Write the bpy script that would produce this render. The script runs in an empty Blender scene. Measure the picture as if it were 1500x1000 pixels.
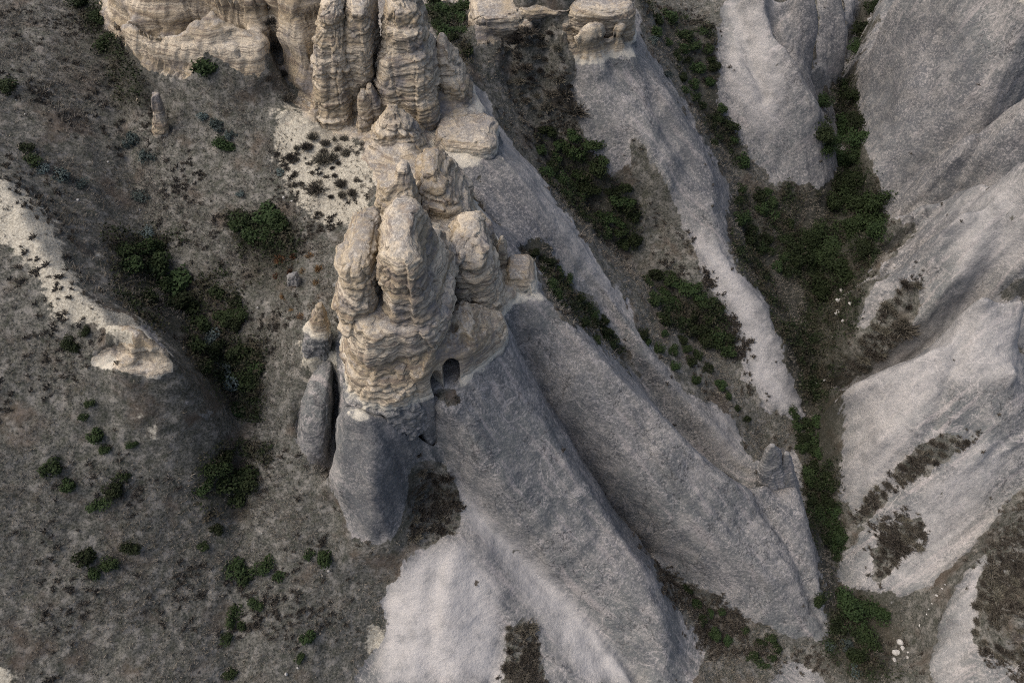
import bpy, bmesh, math, random
import numpy as np
from mathutils import Vector
R = math.radians
random.seed(7); rng = np.random.default_rng(11)

# ------------------------------------------------------------------ camera, sky, sun, exposure
CZ, PITCH, FPX = 66.0, R(55), 1177.0          # drone height (m), downward pitch, focal length in px of a 1500 px wide frame
scene = bpy.context.scene
C = scene.collection
cam = bpy.data.objects.new('camera', bpy.data.cameras.new('camera')); C.objects.link(cam)
cam.location = (0, 0, CZ); cam.rotation_euler = (math.pi/2 - PITCH, 0, 0)
cam.data.sensor_width = 36; cam.data.lens = 36*FPX/1500; cam.data.clip_end = 2000
scene.camera = cam
SUN_EL, SUN_AZ = R(58), R(-92)                # azimuth from +Y towards +X : the light comes from the left
world = bpy.data.worlds.new('World'); scene.world = world; world.use_nodes = True
wn = world.node_tree.nodes; wl = world.node_tree.links
sky = wn.new('ShaderNodeTexSky'); sky.sky_type = 'NISHITA'; sky.sun_disc = False
sky.sun_elevation = SUN_EL; sky.sun_rotation = SUN_AZ; sky.air_density = 0.8; sky.dust_density = 6.0; sky.ozone_density = 0.6
wn['Background'].inputs['Strength'].default_value = 0.15
wl.new(sky.outputs[0], wn['Background'].inputs['Color'])
sun = bpy.data.objects.new('sun', bpy.data.lights.new('sun', 'SUN')); C.objects.link(sun)
sun.data.energy = 0.9; sun.data.angle = R(60); sun.data.color = (1.0, 0.98, 0.95)
sd = Vector((math.sin(SUN_AZ)*math.cos(SUN_EL), math.cos(SUN_AZ)*math.cos(SUN_EL), math.sin(SUN_EL)))
sun.rotation_euler = (-sd).to_track_quat('-Z', 'Y').to_euler()
vs = scene.view_settings
vs.view_transform = 'Standard'; vs.look = 'None'; vs.gamma = 1; vs.use_curve_mapping = False; vs.exposure = 0.46
scene.cycles.use_denoising = False; scene.cycles.filter_width = 1.1; scene.cycles.max_bounces = 5; scene.cycles.diffuse_bounces = 3

# ------------------------------------------------------------------ numeric helpers
sp, cp = math.sin(PITCH), math.cos(PITCH)
def ray(px, py):
    u = (np.asarray(px, float)-750)/FPX; v = (500-np.asarray(py, float))/FPX
    return u, cp+v*sp, -sp+v*cp
def P(px, py, z):                              # a spot of the photograph at world height z
    u, dy, dz = ray(px, py); t = (z-CZ)/dz
    return np.array([u*t, dy*t, z*np.ones_like(u*t)]).T if np.ndim(u) == np.ndim(t) else np.stack(np.broadcast_arrays(u*t, dy*t, z*np.ones_like(u*t)), -1)
def proj(x, y, z):
    f = y*cp-(z-CZ)*sp; up = y*sp+(z-CZ)*cp
    return 750+FPX*x/f, 500-FPX*up/f, f
_perm = rng.permutation(512).astype(np.int64); _perm = np.concatenate([_perm, _perm, _perm])
_val = rng.random(512)*2-1
def vnoise(x, y, z):                           # smooth value noise in -1..1
    xi, yi, zi = np.floor(x).astype(np.int64), np.floor(y).astype(np.int64), np.floor(z).astype(np.int64)
    fx, fy, fz = x-xi, y-yi, z-zi
    fx = fx*fx*fx*(fx*(fx*6-15)+10); fy = fy*fy*fy*(fy*(fy*6-15)+10); fz = fz*fz*fz*(fz*(fz*6-15)+10)
    def h(a, b, c): return _val[_perm[_perm[_perm[(xi+a) & 511]+((yi+b) & 511)]+((zi+c) & 511)] & 511]
    def L(a, b, t): return a+(b-a)*t
    return L(L(L(h(0,0,0), h(1,0,0), fx), L(h(0,1,0), h(1,1,0), fx), fy),
             L(L(h(0,0,1), h(1,0,1), fx), L(h(0,1,1), h(1,1,1), fx), fy), fz)
def fbm(x, y, z, s, o=3, g=0.5):
    r = 0; a = 1.0; k = 1.0/s
    for i in range(o):
        r = r+a*vnoise(x*k+17.3*i, y*k+5.1*i, z*k+9.7*i); a *= g; k *= 2.03
    return r
def blur(a, n):
    for _ in range(n):
        b = np.pad(a, 1, mode='edge')
        a = (b[1:-1, 1:-1]*4+(b[:-2, 1:-1]+b[2:, 1:-1]+b[1:-1, :-2]+b[1:-1, 2:])*2+b[:-2, :-2]+b[2:, 2:]+b[:-2, 2:]+b[2:, :-2])/16
    return a
def blocks(x, y, z, w, h):                     # jointed rock: one random value per block, and distance to the joints
    px, py, pz = x/w, y/w, z/h
    ix, iy, iz = np.floor(px).astype(np.int64), np.floor(py).astype(np.int64), np.floor(pz).astype(np.int64)
    f1 = np.full(x.shape, 9.0); f2 = np.full(x.shape, 9.0); val = np.zeros(x.shape)
    for a in (-1, 0, 1):
        for b in (-1, 0, 1):
            for c in (-1, 0, 1):
                h0 = _perm[_perm[_perm[(ix+a) & 511]+((iy+b) & 511)]+((iz+c) & 511)]
                dd = (ix+a+_val[h0]*0.5+0.5-px)**2+(iy+b+_val[(h0*7+3) & 511]*0.5+0.5-py)**2+(iz+c+_val[(h0*13+5) & 511]*0.35+0.5-pz)**2
                nw = dd < f1; f2 = np.where(nw, f1, np.minimum(f2, dd)); f1 = np.where(nw, dd, f1); val = np.where(nw, _val[(h0*29+11) & 511], val)
    return val, np.sqrt(f2)-np.sqrt(f1)
_stn = rng.random(4000)*2-1
def strat(z):                                  # hard and soft beds: the same ledges in every tan rock
    def st(k, o):
        q = z*k+o; i = np.floor(q).astype(int); f = q-i; f = np.clip((f-0.44)/0.12, 0, 1); f = f*f*(3-2*f)
        return _stn[i % 4000]*(1-f)+_stn[(i+1) % 4000]*f
    return 0.55*st(1.1, 300)+0.45*st(2.7, 900)+0.25*st(6.1, 1500)

# ------------------------------------------------------------------ the relief: crest, foot and gully lines (photo x, photo y, height in m)
ZB = 25.0                                       # base of the tan beds above the grey tuff
RIDGE = {}                                      # lines that belong to one named rock ridge
RIDGE['spur_far'] = [
 [(925,62,25),(960,110,23),(1000,170,20.5),(1045,255,17),(1040,325,14.5),(1075,400,11.8),(1120,450,9.8),(1150,520,7.2),(1168,600,3.6)],
 [(835,85,25),(852,180,20.7),(880,250,17.5),(940,300,14.5)], [(880,70,25),(930,180,21.2),(985,270,17.6)], ]
RIDGE['spur_back'] = [
 [(735,224,25),(800,300,21.8),(860,380,18),(900,440,15.2),(945,525,12),(1030,612,8.2),(1080,660,5.6),(1092,700,4.2)],
 [(640,236,25),(700,232,25)], [(660,260,24.2),(720,330,22.6),(760,340,22)],[(850,400,17.4),(900,475,13.6),(925,530,11.2)] ]
RIDGE['spur_long'] = [
 [(797,432,25),(835,472,23.8),(880,520,22),(950,590,18.6),(1000,640,16.2),(1060,695,13.2),(1100,720,11.2)],
 [(1104,716,10.6),(1125,705,10.3),(1158,668,10.4),(1172,740,8.6),(1186,800,6.6),(1200,860,4.2),(1212,920,1.2)],
 [(752,442,25),(790,437,25)], [(830,560,20.3),(900,660,15.9),(980,740,12.2),(1060,800,9.0),(1130,850,6),(1170,900,3)] ]
RIDGE['spur_arch'] = [
 [(738,502,25),(762,550,22.8),(800,620,19.9),(850,700,16.4),(900,770,13.2),(940,830,11),(965,900,8.6),(985,1000,5.2)],
 [(682,556,24.8),(700,540,25),(735,505,25)], [(680,620,22.6),(720,680,19.5),(780,740,15.9),(840,800,12.8),(900,880,9.2)],
 [(650,640,20.6),(690,712,17),(760,795,12.9),(830,862,9.6),(900,940,6.6),(940,992,5)] ]
RIDGE['nose'] = [
 [(496,596,25),(520,608,25),(545,611,25),(580,600,24.9),(605,588,24.5)],
 [(494,640,23),(500,700,19.6),(512,745,17)],
 [(545,650,23.6),(545,710,20.8),(543,760,17.4)], [(600,620,23.2),(598,670,20)] ]
RIDGE['cone'] = [
 [(620,800,13.4),(672,792,13.9),(705,812,12.7),(728,850,11.2),(735,900,9.6),(728,960,7.9),(720,1000,6.9)],
 [(660,830,13),(655,900,10.8),(650,960,9),(645,1000,8)], [(565,870,10.7),(556,930,9.2),(545,975,8)], [(660,690,16.8),(720,775,12.9),(790,845,9.4),(860,925,6.8),(900,1000,5)] ]
RIDGE['fin_behind'] = [
 [(1110,-40,22.5),(1130,0,20.6),(1160,80,17.2),(1200,160,13.2),(1216,205,9.8),(1212,262,6.6)],
 [(1060,20,18),(1075,100,15.6),(1100,190,12)], [(1150,230,9.6),(1185,255,8.2)] ]
RIDGE['fin_narrow'] = [ [(1185,-60,24),(1198,-20,21.4),(1206,30,18.2),(1211,80,14.4),(1206,124,8.6)], [(1222,-40,18),(1234,0,15.2),(1241,50,12.4),(1228,100,9)] ]
RIDGE['face_steep'] = [
 [(1310,-40,14.5),(1290,15,12),(1252,85,9),(1258,150,8.2),(1268,210,8.6),(1283,260,8.4),(1303,318,5.4)],
 [(1330,-60,23),(1420,-70,26.5),(1560,-60,29)], [(1332,0,19.4),(1400,0,22.6),(1500,0,24.6),(1560,0,25)], [(1298,110,12.4),(1310,210,10.6)], [(1330,120,15.2),(1400,150,15.8),(1500,110,19.6)], [(1400,230,11.6),(1450,190,14.4)], [(1340,300,6),(1400,280,8),(1425,262,9)] ]
RIDGE['boulder_rock'] = [ [(1432,266,11.5),(1444,218,15.4),(1478,168,18.8),(1530,136,21)] ]
RIDGE['fin_twin'] = [ [(1535,222,24.5),(1470,276,20.8),(1420,343,17),(1370,420,13),(1335,490,8.6),(1320,530,6)],
 [(1442,268,17.4),(1395,281,15.8),(1345,327,13),(1290,397,9.6),(1255,456,6.6),(1240,492,4.4)] ]
WHALEBACK = {'boulder_rock': (2.8, 3.5, 1.3), 'fin_twin': (1.7, 3.0, 1.2)}        # rounded fins: slope towards the valley mouth, slope behind, crest radius
RIDGE['fin_pale'] = [
 [(1234,566,10),(1300,548,12.6),(1370,500,15.6),(1415,445,18.2),(1443,419,19.8),(1470,436,18.4),(1515,428,19.6)],
 [(1230,650,6),(1228,740,2.6)], [(1290,640,9.6),(1350,620,11.4),(1430,560,14.8),(1500,540,16.6)], [(1300,740,6),(1370,720,8.2),(1450,650,11.8)], [(1280,840,2.2),(1340,830,4)] ]
RIDGE['slope_corner'] = [ [(1520,735,12),(1470,780,9.6),(1425,825,7.8),(1385,900,5.4),(1360,1000,3)], [(1510,900,11),(1450,960,7.2),(1440,1010,6)] ]
RIDGE['cliff_left'] = [ [(150,40,27.4),(180,60,27.4),(205,92,27),(240,108,26.8),(265,112,26.8),(285,86,27.4),(305,68,27.6),(330,84,27.2),(350,108,26.8),(372,104,26.8)],
 [(408,70,27),(425,130,26.4),(470,180,25.6),(500,200,25.4),(520,205,25.3)],
 [(150,-10,32),(185,20,32),(215,40,31.6),(262,48,31.6),(285,25,32.4),(310,12,33),(350,40,31.6),(376,62,31)], [(400,15,32.4),(440,40,32),(470,90,29.5)],
 [(150,-80,34),(300,-80,36),(450,-60,36)] ]
RIDGE['cliff_top'] = [ [(690,60,25),(720,45,25.5),(770,75,25.4),(800,42,26.5),(835,82,25.2)], [(690,30,27.4),(760,25,28),(800,20,28.4),(835,28,28.6)],
 [(838,28,28.8),(880,20,28.8),(920,20,28.4)], [(840,78,25.3),(880,68,25.2),(923,60,25.2)], [(690,-40,30),(800,-40,31),(910,-40,30)] ]
RIDGE['outcrop'] = [ [(150,470,28.2),(190,480,28.6),(222,490,28.3),(240,504,27.8)], [(125,528,25.4),(180,538,25.1),(215,551,24.9),(256,544,24.8)], [(150,510,27.4),(190,515,27.5),(225,518,27.2),(240,520,26.8)] ]
SOILLINES = [
 # left hillside and its gully
 [(-60,0,30),(-60,250,30),(-60,450,27),(-60,700,22),(-60,1020,14)], [(60,0,29),(60,120,28.2),(70,230,27)],
 [(120,0,28),(160,80,27),(185,180,25),(190,240,24),(220,340,22.6),(250,430,21.2),(320,500,19.6),(345,600,17.8),(350,720,15.6),(350,850,13),(335,1020,10)],
 [(0,255,29.6),(40,330,28.8),(100,430,27.4),(150,455,27)], [(60,520,25),(110,600,23),(170,620,22)], [(40,800,18.4),(130,860,16.4)], [(20,1000,14.5),(150,1010,12.6)],
 [(230,150,26.5),(300,200,25.4),(330,300,23.8),(380,400,22),(410,520,20)], [(390,150,27),(450,190,26.4),(510,240,25.6),(535,280,25)], [(420,250,25.2),(470,330,23.8),(540,330,24.2)],
 [(480,400,23.2),(470,440,22.6)], [(440,480,22),(425,570,20.2),(428,650,18.3),(460,690,17)], [(478,690,16.6),(484,640,17.6),(484,580,19)], [(488,740,15.4),(510,785,14.9),(542,798,14.6),(576,793,14.6),(588,770,15)],
 [(450,800,14),(500,860,12),(545,860,11.4)], [(430,900,12),(480,1000,9),(530,1000,8)], [(606,745,14.2),(632,715,14.4),(658,740,14.2),(640,780,13.8),(600,790,13.9)], [(602,690,18.6),(616,668,19.6),(632,662,19.6),(650,672,18.9),(662,694,17.4)], [(604,706,14.8),(622,688,15),(640,690,15),(656,706,14.8)],
 [(545,400,23.4),(540,380,23.4),(530,340,24)], [(386,45,31.2),(396,90,29.4),(403,140,27.4)],
 # alcove in front of the carved doors
 [(618,598,24.3),(640,592,24.3),(668,594,24.2)], [(634,575,24.5),(655,566,24.5),(672,566,24.5)],
 # vegetated pocket between the towers
 [(640,390,28.4),(655,420,27.4),(680,460,26.2)], [(630,350,29.6),(640,370,29)],
 # gully between far spur and back spur
 [(745,70,24),(745,130,22.4),(790,190,19.2),(850,290,14.6),(915,375,11.2),(985,440,9.2),(1040,520,7.2),(1095,585,5.4),(1150,640,3.4)],
 [(700,100,25),(720,170,23.6),(775,240,20)], [(785,60,24.8),(800,110,23.4),(840,200,19)], [(960,330,13.2),(1010,430,10.6),(1060,480,8.8),(1110,560,6)],
 # narrow gully behind the long spur
 [(752,352,22.2),(800,400,19.4),(850,450,16),(900,510,12.4),(940,560,9.6),(985,640,6.2),(1040,700,3.8),(1100,760,2.2)],
 # gully between long spur and arch spur
 [(752,472,24),(800,570,18.9),(870,690,11.9),(945,802,5.4),(1000,862,3.0),(1080,912,2),(1150,950,1),(1200,965,0.3)], [(1000,960,3.6),(1080,1000,2.4),(1200,1000,1.2)],
 # main valley floor
 [(1285,-50,3.4),(1262,30,3.2),(1230,130,4),(1230,200,4.6),(1238,270,5),(1210,330,4.2),(1195,420,4),(1205,500,3.8),(1192,560,3.5),(1195,700,2),(1216,800,1),(1240,880,0.4),(1300,960,0)],
 [(1262,300,4.4),(1280,370,4.6),(1240,440,4.4)], [(1270,480,5.2),(1300,520,5)], [(1110,640,3.6),(1150,700,2.2),(1180,760,1.5)],
 [(935,-20,24),(960,30,20),(1010,110,15.6),(1070,240,10.6),(1090,300,8.6),(1110,380,7.4),(1160,450,5.6)], [(1035,60,17),(1048,130,14.4),(1075,200,11.4),(1120,255,8.8),(1200,275,7)],
 # gullies on the right side
 [(1198,150,9),(1160,100,11.8),(1130,40,14.2),(1105,-30,17)], [(1440,345,6),(1380,365,4.4),(1320,375,4.2)], [(1420,300,7),(1424,267,9),(1455,215,12)],
 [(1505,455,9.6),(1440,470,7.2),(1380,522,4.6),(1300,578,3.6),(1245,582,3.8)], [(1218,850,1),(1265,868,1.2),(1360,858,3.6),(1425,795,6),(1510,690,9.6)], [(1330,900,1.2),(1340,960,0.8)],
]
# ------------------------------------------------------------------ free-standing tan rocks: (name, label, base front px, py, z, depth, lean, rows (py, left, right))
ROCKS = [
 ('rock_tower','tallest tan tower, blunt tapering top, crossed by fine sloping bands', (622,190,25.4), 3.0, 0.05, [(-6,575,600),(6,568,615),(30,560,627),(60,556,633),(100,553,645),(140,555,652),(175,562,655),(195,572,655)]),
 ('rock_tower','ribbed tan tower split by a dark upright crack beside the tallest tower', (520,178,25.6), 2.4, 0.05, [(-4,515,540),(10,508,548),(50,504,551),(100,506,552),(150,512,552),(185,520,551)]),
 ('rock_tower','rounded tan buttress of stacked beds at the end of the wavy cliff', (485,198,25.4), 2.6, 0.05, [(0,478,500),(14,466,508),(60,458,512),(120,462,520),(170,462,528),(205,460,530)]),
 ('rock_shoulder','yellowish rock shoulder with dark tufts leaning on the tallest tower', (668,168,25.2), 2.2, 0.15, [(55,641,652),(72,636,664),(100,636,680),(130,640,692),(160,645,690),(172,650,686)]),
 ('rock_pinnacle','small pointed pinnacle with dark tip below the ribbed tower', (533,205,25.4), 1.0, 0.05, [(134,527,535),(145,523,543),(170,521,549),(205,519,552)]),
 ('rock_pinnacle','smooth pale pinnacle wedged between the ribbed tower and tallest tower', (552,200,25.4), 1.1, 0.05, [(126,537,545),(140,535,556),(165,537,566),(200,540,570)]),
 ('rock_hummock','pinkish rounded rock knob of rough beds below the small pinnacles', (586,252,25.0), 2.2, 0.05, [(160,566,580),(172,555,594),(190,548,610),(220,544,624),(250,542,632),(262,544,640)]),
 ('rock_tower','squat banded tower crowned by a jagged dark knob', (585,396,24.6), 2.1, 0.05, [(243,584,598),(254,580,603),(268,572,606),(278,558,610),(300,551,616),(330,548,619),(360,547,621),(392,546,624)]),
 ('rock_tower','broad sloping tower of pale beds behind the squat banded tower', (660,352,26.0), 3.0, 0.10, [(238,612,648),(248,606,658),(270,603,672),(300,610,688),(330,620,698),(352,628,702)]),
 ('rock_block','stepped tan block with ragged edge above the dark grey spur', (712,478,24.8), 2.6, 0.15, [(334,672,710),(348,662,720),(385,656,732),(415,660,740),(445,676,746),(474,686,751)]),
 ('rock_pinnacle','slender ochre pinnacle perched beside the stepped tan block', (738,400,25.0), 0.8, 0.0, [(349,733,738),(358,729,742),(372,727,744),(398,722,748)]),
 ('rock_pinnacle','low weathered rock rib leaning against the broad sloping tower', (716,388,25.4), 1.0, 0.05, [(322,694,704),(335,692,716),(360,696,728),(390,700,734)]),
 ('rock_block','flat topped ochre block above the long grey spur', (770,440,24.8), 1.9, 0.0, [(392,742,778),(397,737,785),(415,736,790),(440,738,796)]),
 ('rock_block','flat topped ochre block above the spur behind', (683,234,24.8), 2.2, 0.0, [(187,642,716),(192,636,726),(210,632,728),(234,630,733)]),
 ('rock_dome','grey topped rounded dome on the left of the great bastion', (527,480,30.4), 2.9, None, [(480,497,558,30.3),(458,496,558,31.8),(434,496,557,33.0),(412,498,556,33.8),(398,503,552,34.2),(390,510,546,34.3)]),
 ('rock_dome','big creamy stepped dome rising highest on the great bastion', (600,488,30.4), 3.7, None, [(488,552,660,30.2),(465,552,648,31.6),(438,552,634,33.0),(412,552,625,34.3),(392,554,619,35.1),(378,559,613,35.5)]),
 ('rock_buttress','ribbed tan tier under the two domes with a dark ledge on top', (575,548,27.2), 4.4, None, [(550,500,640,27.0),(538,499,648,27.9),(518,499,656,29.2),(499,499,660,30.3),(488,502,656,30.6),(474,508,646,30.8)]),
 ('rock_bastion','rounded tan bastion with pale scree rim above the grey nose', (546,606,24.7), 4.6, None, [(607,493,622,24.6),(600,493,624,25.2),(574,494,628,26.9),(562,500,632,27.15),(548,508,634,27.5)]),
 ('rock_pinnacle','leaning tan pinnacle with white foot standing clear left of the bastion', (467,535,22.5), 1.0, 0.05, [(446,466,472),(460,460,478),(485,453,484),(510,446,488),(535,441,490)]),
 ('rock_fin','smooth grey rock fin behind the dark slot beside the nose', (462,686,16.4), 2.2, 0.35, [(548,468,484),(560,456,486),(585,444,487),(615,437,487),(650,440,486),(680,458,484)]),
 ('rock_pinnacle','taller point of the broken rock tooth at the edge of the valley', (1130,722,8.6), 0.7, 0.0, [(652,1127,1135),(660,1121,1143),(674,1117,1146),(692,1112,1150),(714,1108,1154)]),
 ('rock_pinnacle','shorter point of the broken rock tooth at the edge of the valley', (1154,718,8.6), 0.6, 0.0, [(664,1148,1157),(670,1145,1160),(688,1143,1164),(710,1140,1168)]),
 ('rock_block','banded ochre cliff block standing directly above the far grey spur', (880,74,24.8), 3.2, None, [(76,826,930,24.6),(62,826,932,25.6),(42,828,932,27.2),(26,832,931,28.3),(20,838,928,28.5)]),
 ('rock_block','ochre cliff block beside the bushy alcove behind the tallest tower', (725,72,24.8), 2.6, None, [(74,686,762,24.6),(62,686,768,25.4),(44,688,772,26.9),(32,692,772,27.7),(27,698,766,27.9)]),
 ('rock_block','curved ochre back wall of the alcove between two cliff blocks', (800,44,25.4), 2.0, None, [(50,752,848,25.2),(40,752,848,26.4),(26,754,846,27.8),(20,760,842,28.1)]),
 ('rock_pinnacle','thin tan pinnacle standing alone on the dry slope under the wavy cliff', (240,205,25.2), 0.7, 0.05, [(138,228,233),(150,225,238),(175,224,246),(205,226,254)]),
 ('rock_stub','short pinkish rock stub among rusty scrub on the slope', (432,430,22.4), 0.7, 0.05, [(402,426,434),(410,420,440),(432,416,446)]),
]

# ------------------------------------------------------------------ solve the relief on a regular grid
DX = 0.16
GX0, GX1, GY0, GY1 = -62.0, 62.0, 4.0, 112.0
gx = np.arange(GX0, GX1+DX/2, DX); gy = np.arange(GY0, GY1+DX/2, DX)
NX, NY = len(gx), len(gy)
samples = []
def add_line(l):
    l = np.array(l, float)
    w = P(l[:, 0], l[:, 1], l[:, 2])
    for a, b in zip(w[:-1], w[1:]):
        n = max(2, int(np.linalg.norm(b-a)/0.06)); t = np.linspace(0, 1, n)[:, None]
        samples.append(a+(b-a)*t)
ridge_pts = {}
for k, ls in RIDGE.items():
    n0 = len(samples)
    for l in ls: add_line(l)
    if k in WHALEBACK:
        ridge_pts[k] = np.concatenate(samples[n0:])[::4]; del samples[n0:]; continue
    ridge_pts[k] = np.concatenate(samples[n0:])[::4]
n0 = len(samples)
for l in SOILLINES: add_line(l)
ROCKG = []
for name, label, (bx, by, bz), ry, lean, rows in ROCKS:
    b = P(bx, by, bz); ay = b[1]+ry
    rr = []
    if lean is None:
        wmax = max(r[2]-r[1] for r in rows)
        for (py, xl, xr, z) in rows:
            p = P((xl+xr)/2, py, z); e = P(np.array([xl, xr]), py-8, z); rx = (e[1, 0]-e[0, 0])/2
            rr.append((z, (e[1, 0]+e[0, 0])/2, p[1]+ry*((xr-xl)/wmax)**0.8, rx))
        rows = []
    for (py, xl, xr) in rows:
        u0, dy, dz = ray((xl+xr)/2, py); t = ay/dy
        z = CZ+t*dz
        yy = ay+lean*(z-bz)
        for _ in range(4):
            t = yy/dy; z = CZ+t*dz; yy = ay+lean*(z-bz)
        x0, x1 = (xl-750)/FPX*t, (xr-750)/FPX*t
        rr.append((z, (x0+x1)/2, yy, (x1-x0)/2))
    rr.sort()
    ROCKG.append(rr)
    zl, xc, yc, rx = rr[0]
    foot = 1.7 if ry >= 2 and lean is not None and 'ochre' not in label else 0.2
    rrad, aa = np.meshgrid(np.linspace(0, .72 if foot < 1 else .66, 12), np.linspace(0, 2*np.pi, 60))
    samples.append(np.stack([xc+rx*rrad*np.cos(aa), yc+ry*rrad*np.sin(aa), np.full_like(aa, bz+foot)], -1).reshape(-1, 3))
S = np.concatenate(samples)
def solve():
    z = None
    for f in (32, 16, 8, 4, 2, 1):
        nx, ny = (NX+f-1)//f+1, (NY+f-1)//f+1
        h = DX*f
        i = np.rint((S[:, 0]-GX0)/h).astype(int); j = np.rint((S[:, 1]-GY0)/h).astype(int)
        ok = (i >= 0) & (j >= 0) & (i < nx) & (j < ny)
        idx = j[ok]*nx+i[ok]
        w = np.bincount(idx, minlength=nx*ny).reshape(ny, nx); v = np.bincount(idx, S[ok, 2], minlength=nx*ny).reshape(ny, nx)
        m = w > 0; v = np.where(m, v/np.maximum(w, 1), 0)
        if z is None: z = np.full((ny, nx), 12.0)
        else:
            jj = np.minimum(np.arange(ny)/2, z.shape[0]-1.001); ii = np.minimum(np.arange(nx)/2, z.shape[1]-1.001)
            j0, i0 = jj.astype(int), ii.astype(int); fj, fi = (jj-j0)[:, None], (ii-i0)[None]
            z = (z[j0][:, i0]*(1-fj)+z[j0+1][:, i0]*fj)*(1-fi)+(z[j0][:, i0+1]*(1-fj)+z[j0+1][:, i0+1]*fj)*fi
        for _ in range(400 if f > 2 else 120):
            z = np.where(m, v, z); b = np.pad(z, 1, mode='edge')
            z = (b[:-2, 1:-1]+b[2:, 1:-1]+b[1:-1, :-2]+b[1:-1, 2:])/4
        z = np.where(m, v, z)
    return z[:NY, :NX]
H = blur(solve(), 3)
_gx, _gy = np.meshgrid(gx, gy)
for k, (sf, sb, rad) in WHALEBACK.items():
    for l in RIDGE[k]:
        w = P(*np.array(l, float).T); ii = _gx[0] > 20; sub = (slice(None), ii); fz = np.full(_gx[sub].shape, -99.0)
        for a, b in zip(w[:-1], w[1:]):
            e = b[:2]-a[:2]; L2 = e@e; t = np.clip(((_gx[sub]-a[0])*e[0]+(_gy[sub]-a[1])*e[1])/L2, 0, 1)
            dx_, dy_ = _gx[sub]-a[0]-t*e[0], _gy[sub]-a[1]-t*e[1]
            side = (e[0]*dy_-e[1]*dx_) > 0                      # crest lines run downhill, so this is the camera side
            dist = np.hypot(dx_, dy_)*(1+0.12*fbm(_gx[sub], _gy[sub], 0*dx_, 5, 2))
            fz = np.maximum(fz, a[2]+(b[2]-a[2])*t-np.where(side, sf, sb)*(np.sqrt(dist**2+rad**2)-rad))
        H[sub] = np.maximum(H[sub], fz)
H = blur(H, 1)
def hz(x, y, A=None):
    A = H if A is None else A
    i = np.clip((x-GX0)/DX, 0, NX-1.001); j = np.clip((y-GY0)/DX, 0, NY-1.001)
    i0, j0 = i.astype(int), j.astype(int); fi, fj = i-i0, j-j0
    return (A[j0, i0]*(1-fi)+A[j0, i0+1]*fi)*(1-fj)+(A[j0+1, i0]*(1-fi)+A[j0+1, i0+1]*fi)*fj
def hit(px, py):                                # where the sight line through a spot of the photograph meets the relief
    px, py = np.atleast_1d(px).astype(float), np.atleast_1d(py).astype(float)
    u, dy, dz = ray(px, py); t = np.full(px.shape, 25.0); live = np.ones(px.shape, bool)
    for _ in range(600):
        z = CZ+t*dz; live &= z > hz(u*t, dy*t)
        t = np.where(live, t+0.2, t)
        if not live.any(): break
    x, y = u*t, dy*t
    return np.stack([x, y, hz(x, y), t], -1)
def inpoly(px, py, p):
    ins = np.zeros(np.shape(px), bool)
    for (x0, y0), (x1, y1) in zip(p, p[1:]+p[:1]):
        if y0 != y1: ins ^= ((py >= y0) != (py >= y1)) & (px < x0+(py-y0)*(x1-x0)/(y1-y0))
    return ins
# the alcove cut into the spur in front of the doorways, and the hollow under the carved wall
alc = [tuple(P(*q, 24.5)[:2]) for q in ((626,600),(632,578),(645,562),(674,556),(676,600),(650,606))]
alc2 = [tuple(P(*q, 24.5)[:2]) for q in ((622,590),(645,562),(676,556),(690,500),(640,480),(610,520))]
GXX, GYY = np.meshgrid(gx, gy)
H = np.where(inpoly(GXX, GYY, alc) | inpoly(GXX, GYY, alc2), np.minimum(H, 24.42), H)
# sharp furrows where two rock flanks meet
def furrow(line, depth, width):
    global H
    l = np.array(line, float); px, py = [], []
    for a, b in zip(l[:-1], l[1:]):
        t = np.linspace(0, 1, 40)[:, None]; q = a+(b-a)*t; px.append(q[:, 0]); py.append(q[:, 1])
    h_ = hit(np.concatenate(px), np.concatenate(py)); D = np.full(H.shape, 1e9)
    x0, x1, y0, y1 = h_[:, 0].min()-2, h_[:, 0].max()+2, h_[:, 1].min()-2, h_[:, 1].max()+2
    jj = slice(max(0, int((y0-GY0)/DX)), int((y1-GY0)/DX)); ii = slice(max(0, int((x0-GX0)/DX)), int((x1-GX0)/DX))
    for k in range(0, len(h_), 2): D[jj, ii] = np.minimum(D[jj, ii], (GXX[jj, ii]-h_[k, 0])**2+(GYY[jj, ii]-h_[k, 1])**2)
    H = H-depth*np.exp(-D/width**2)
for a in (([(756,480),(800,570),(870,688),(948,802)], 1.7, 0.6), ([(700,722),(760,793),(830,862),(938,990)], 0.7, 0.4), ([(1104,722),(1140,775),(1175,840),(1205,915)], 0.6, 0.45),
          ([(1345,20),(1300,90),(1270,190)], 1.0, 0.6), ([(1365,10),(1320,95),(1292,170)], 0.8, 0.5), ([(1362,60),(1361,180),(1362,300)], 0.5, 0.35), 
          ([(1250,75),(1300,40),(1330,10)], 0.6, 0.5), ([(1085,20),(1100,80),(1120,140)], 0.7, 0.6), ([(935,70),(970,170),(1010,250)], 0.5, 0.6), ([(1345,330),(1350,400),(1335,450)], 0.5, 0.4),
          ([(1450,300),(1400,360),(1350,440)], 0.8, 0.7), ([(1425,460),(1390,560),(1370,620)], 0.5, 0.5), ([(640,830),(630,900),(625,1000)], 0.2, 0.6), ([(690,820),(695,900),(690,1000)], 0.15, 0.6), ([(940,640),(985,720),(1010,800)], 0.35, 0.5), ([(780,580),(850,700),(880,790)], 0.3, 0.5)):
    furrow(*a)
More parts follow.
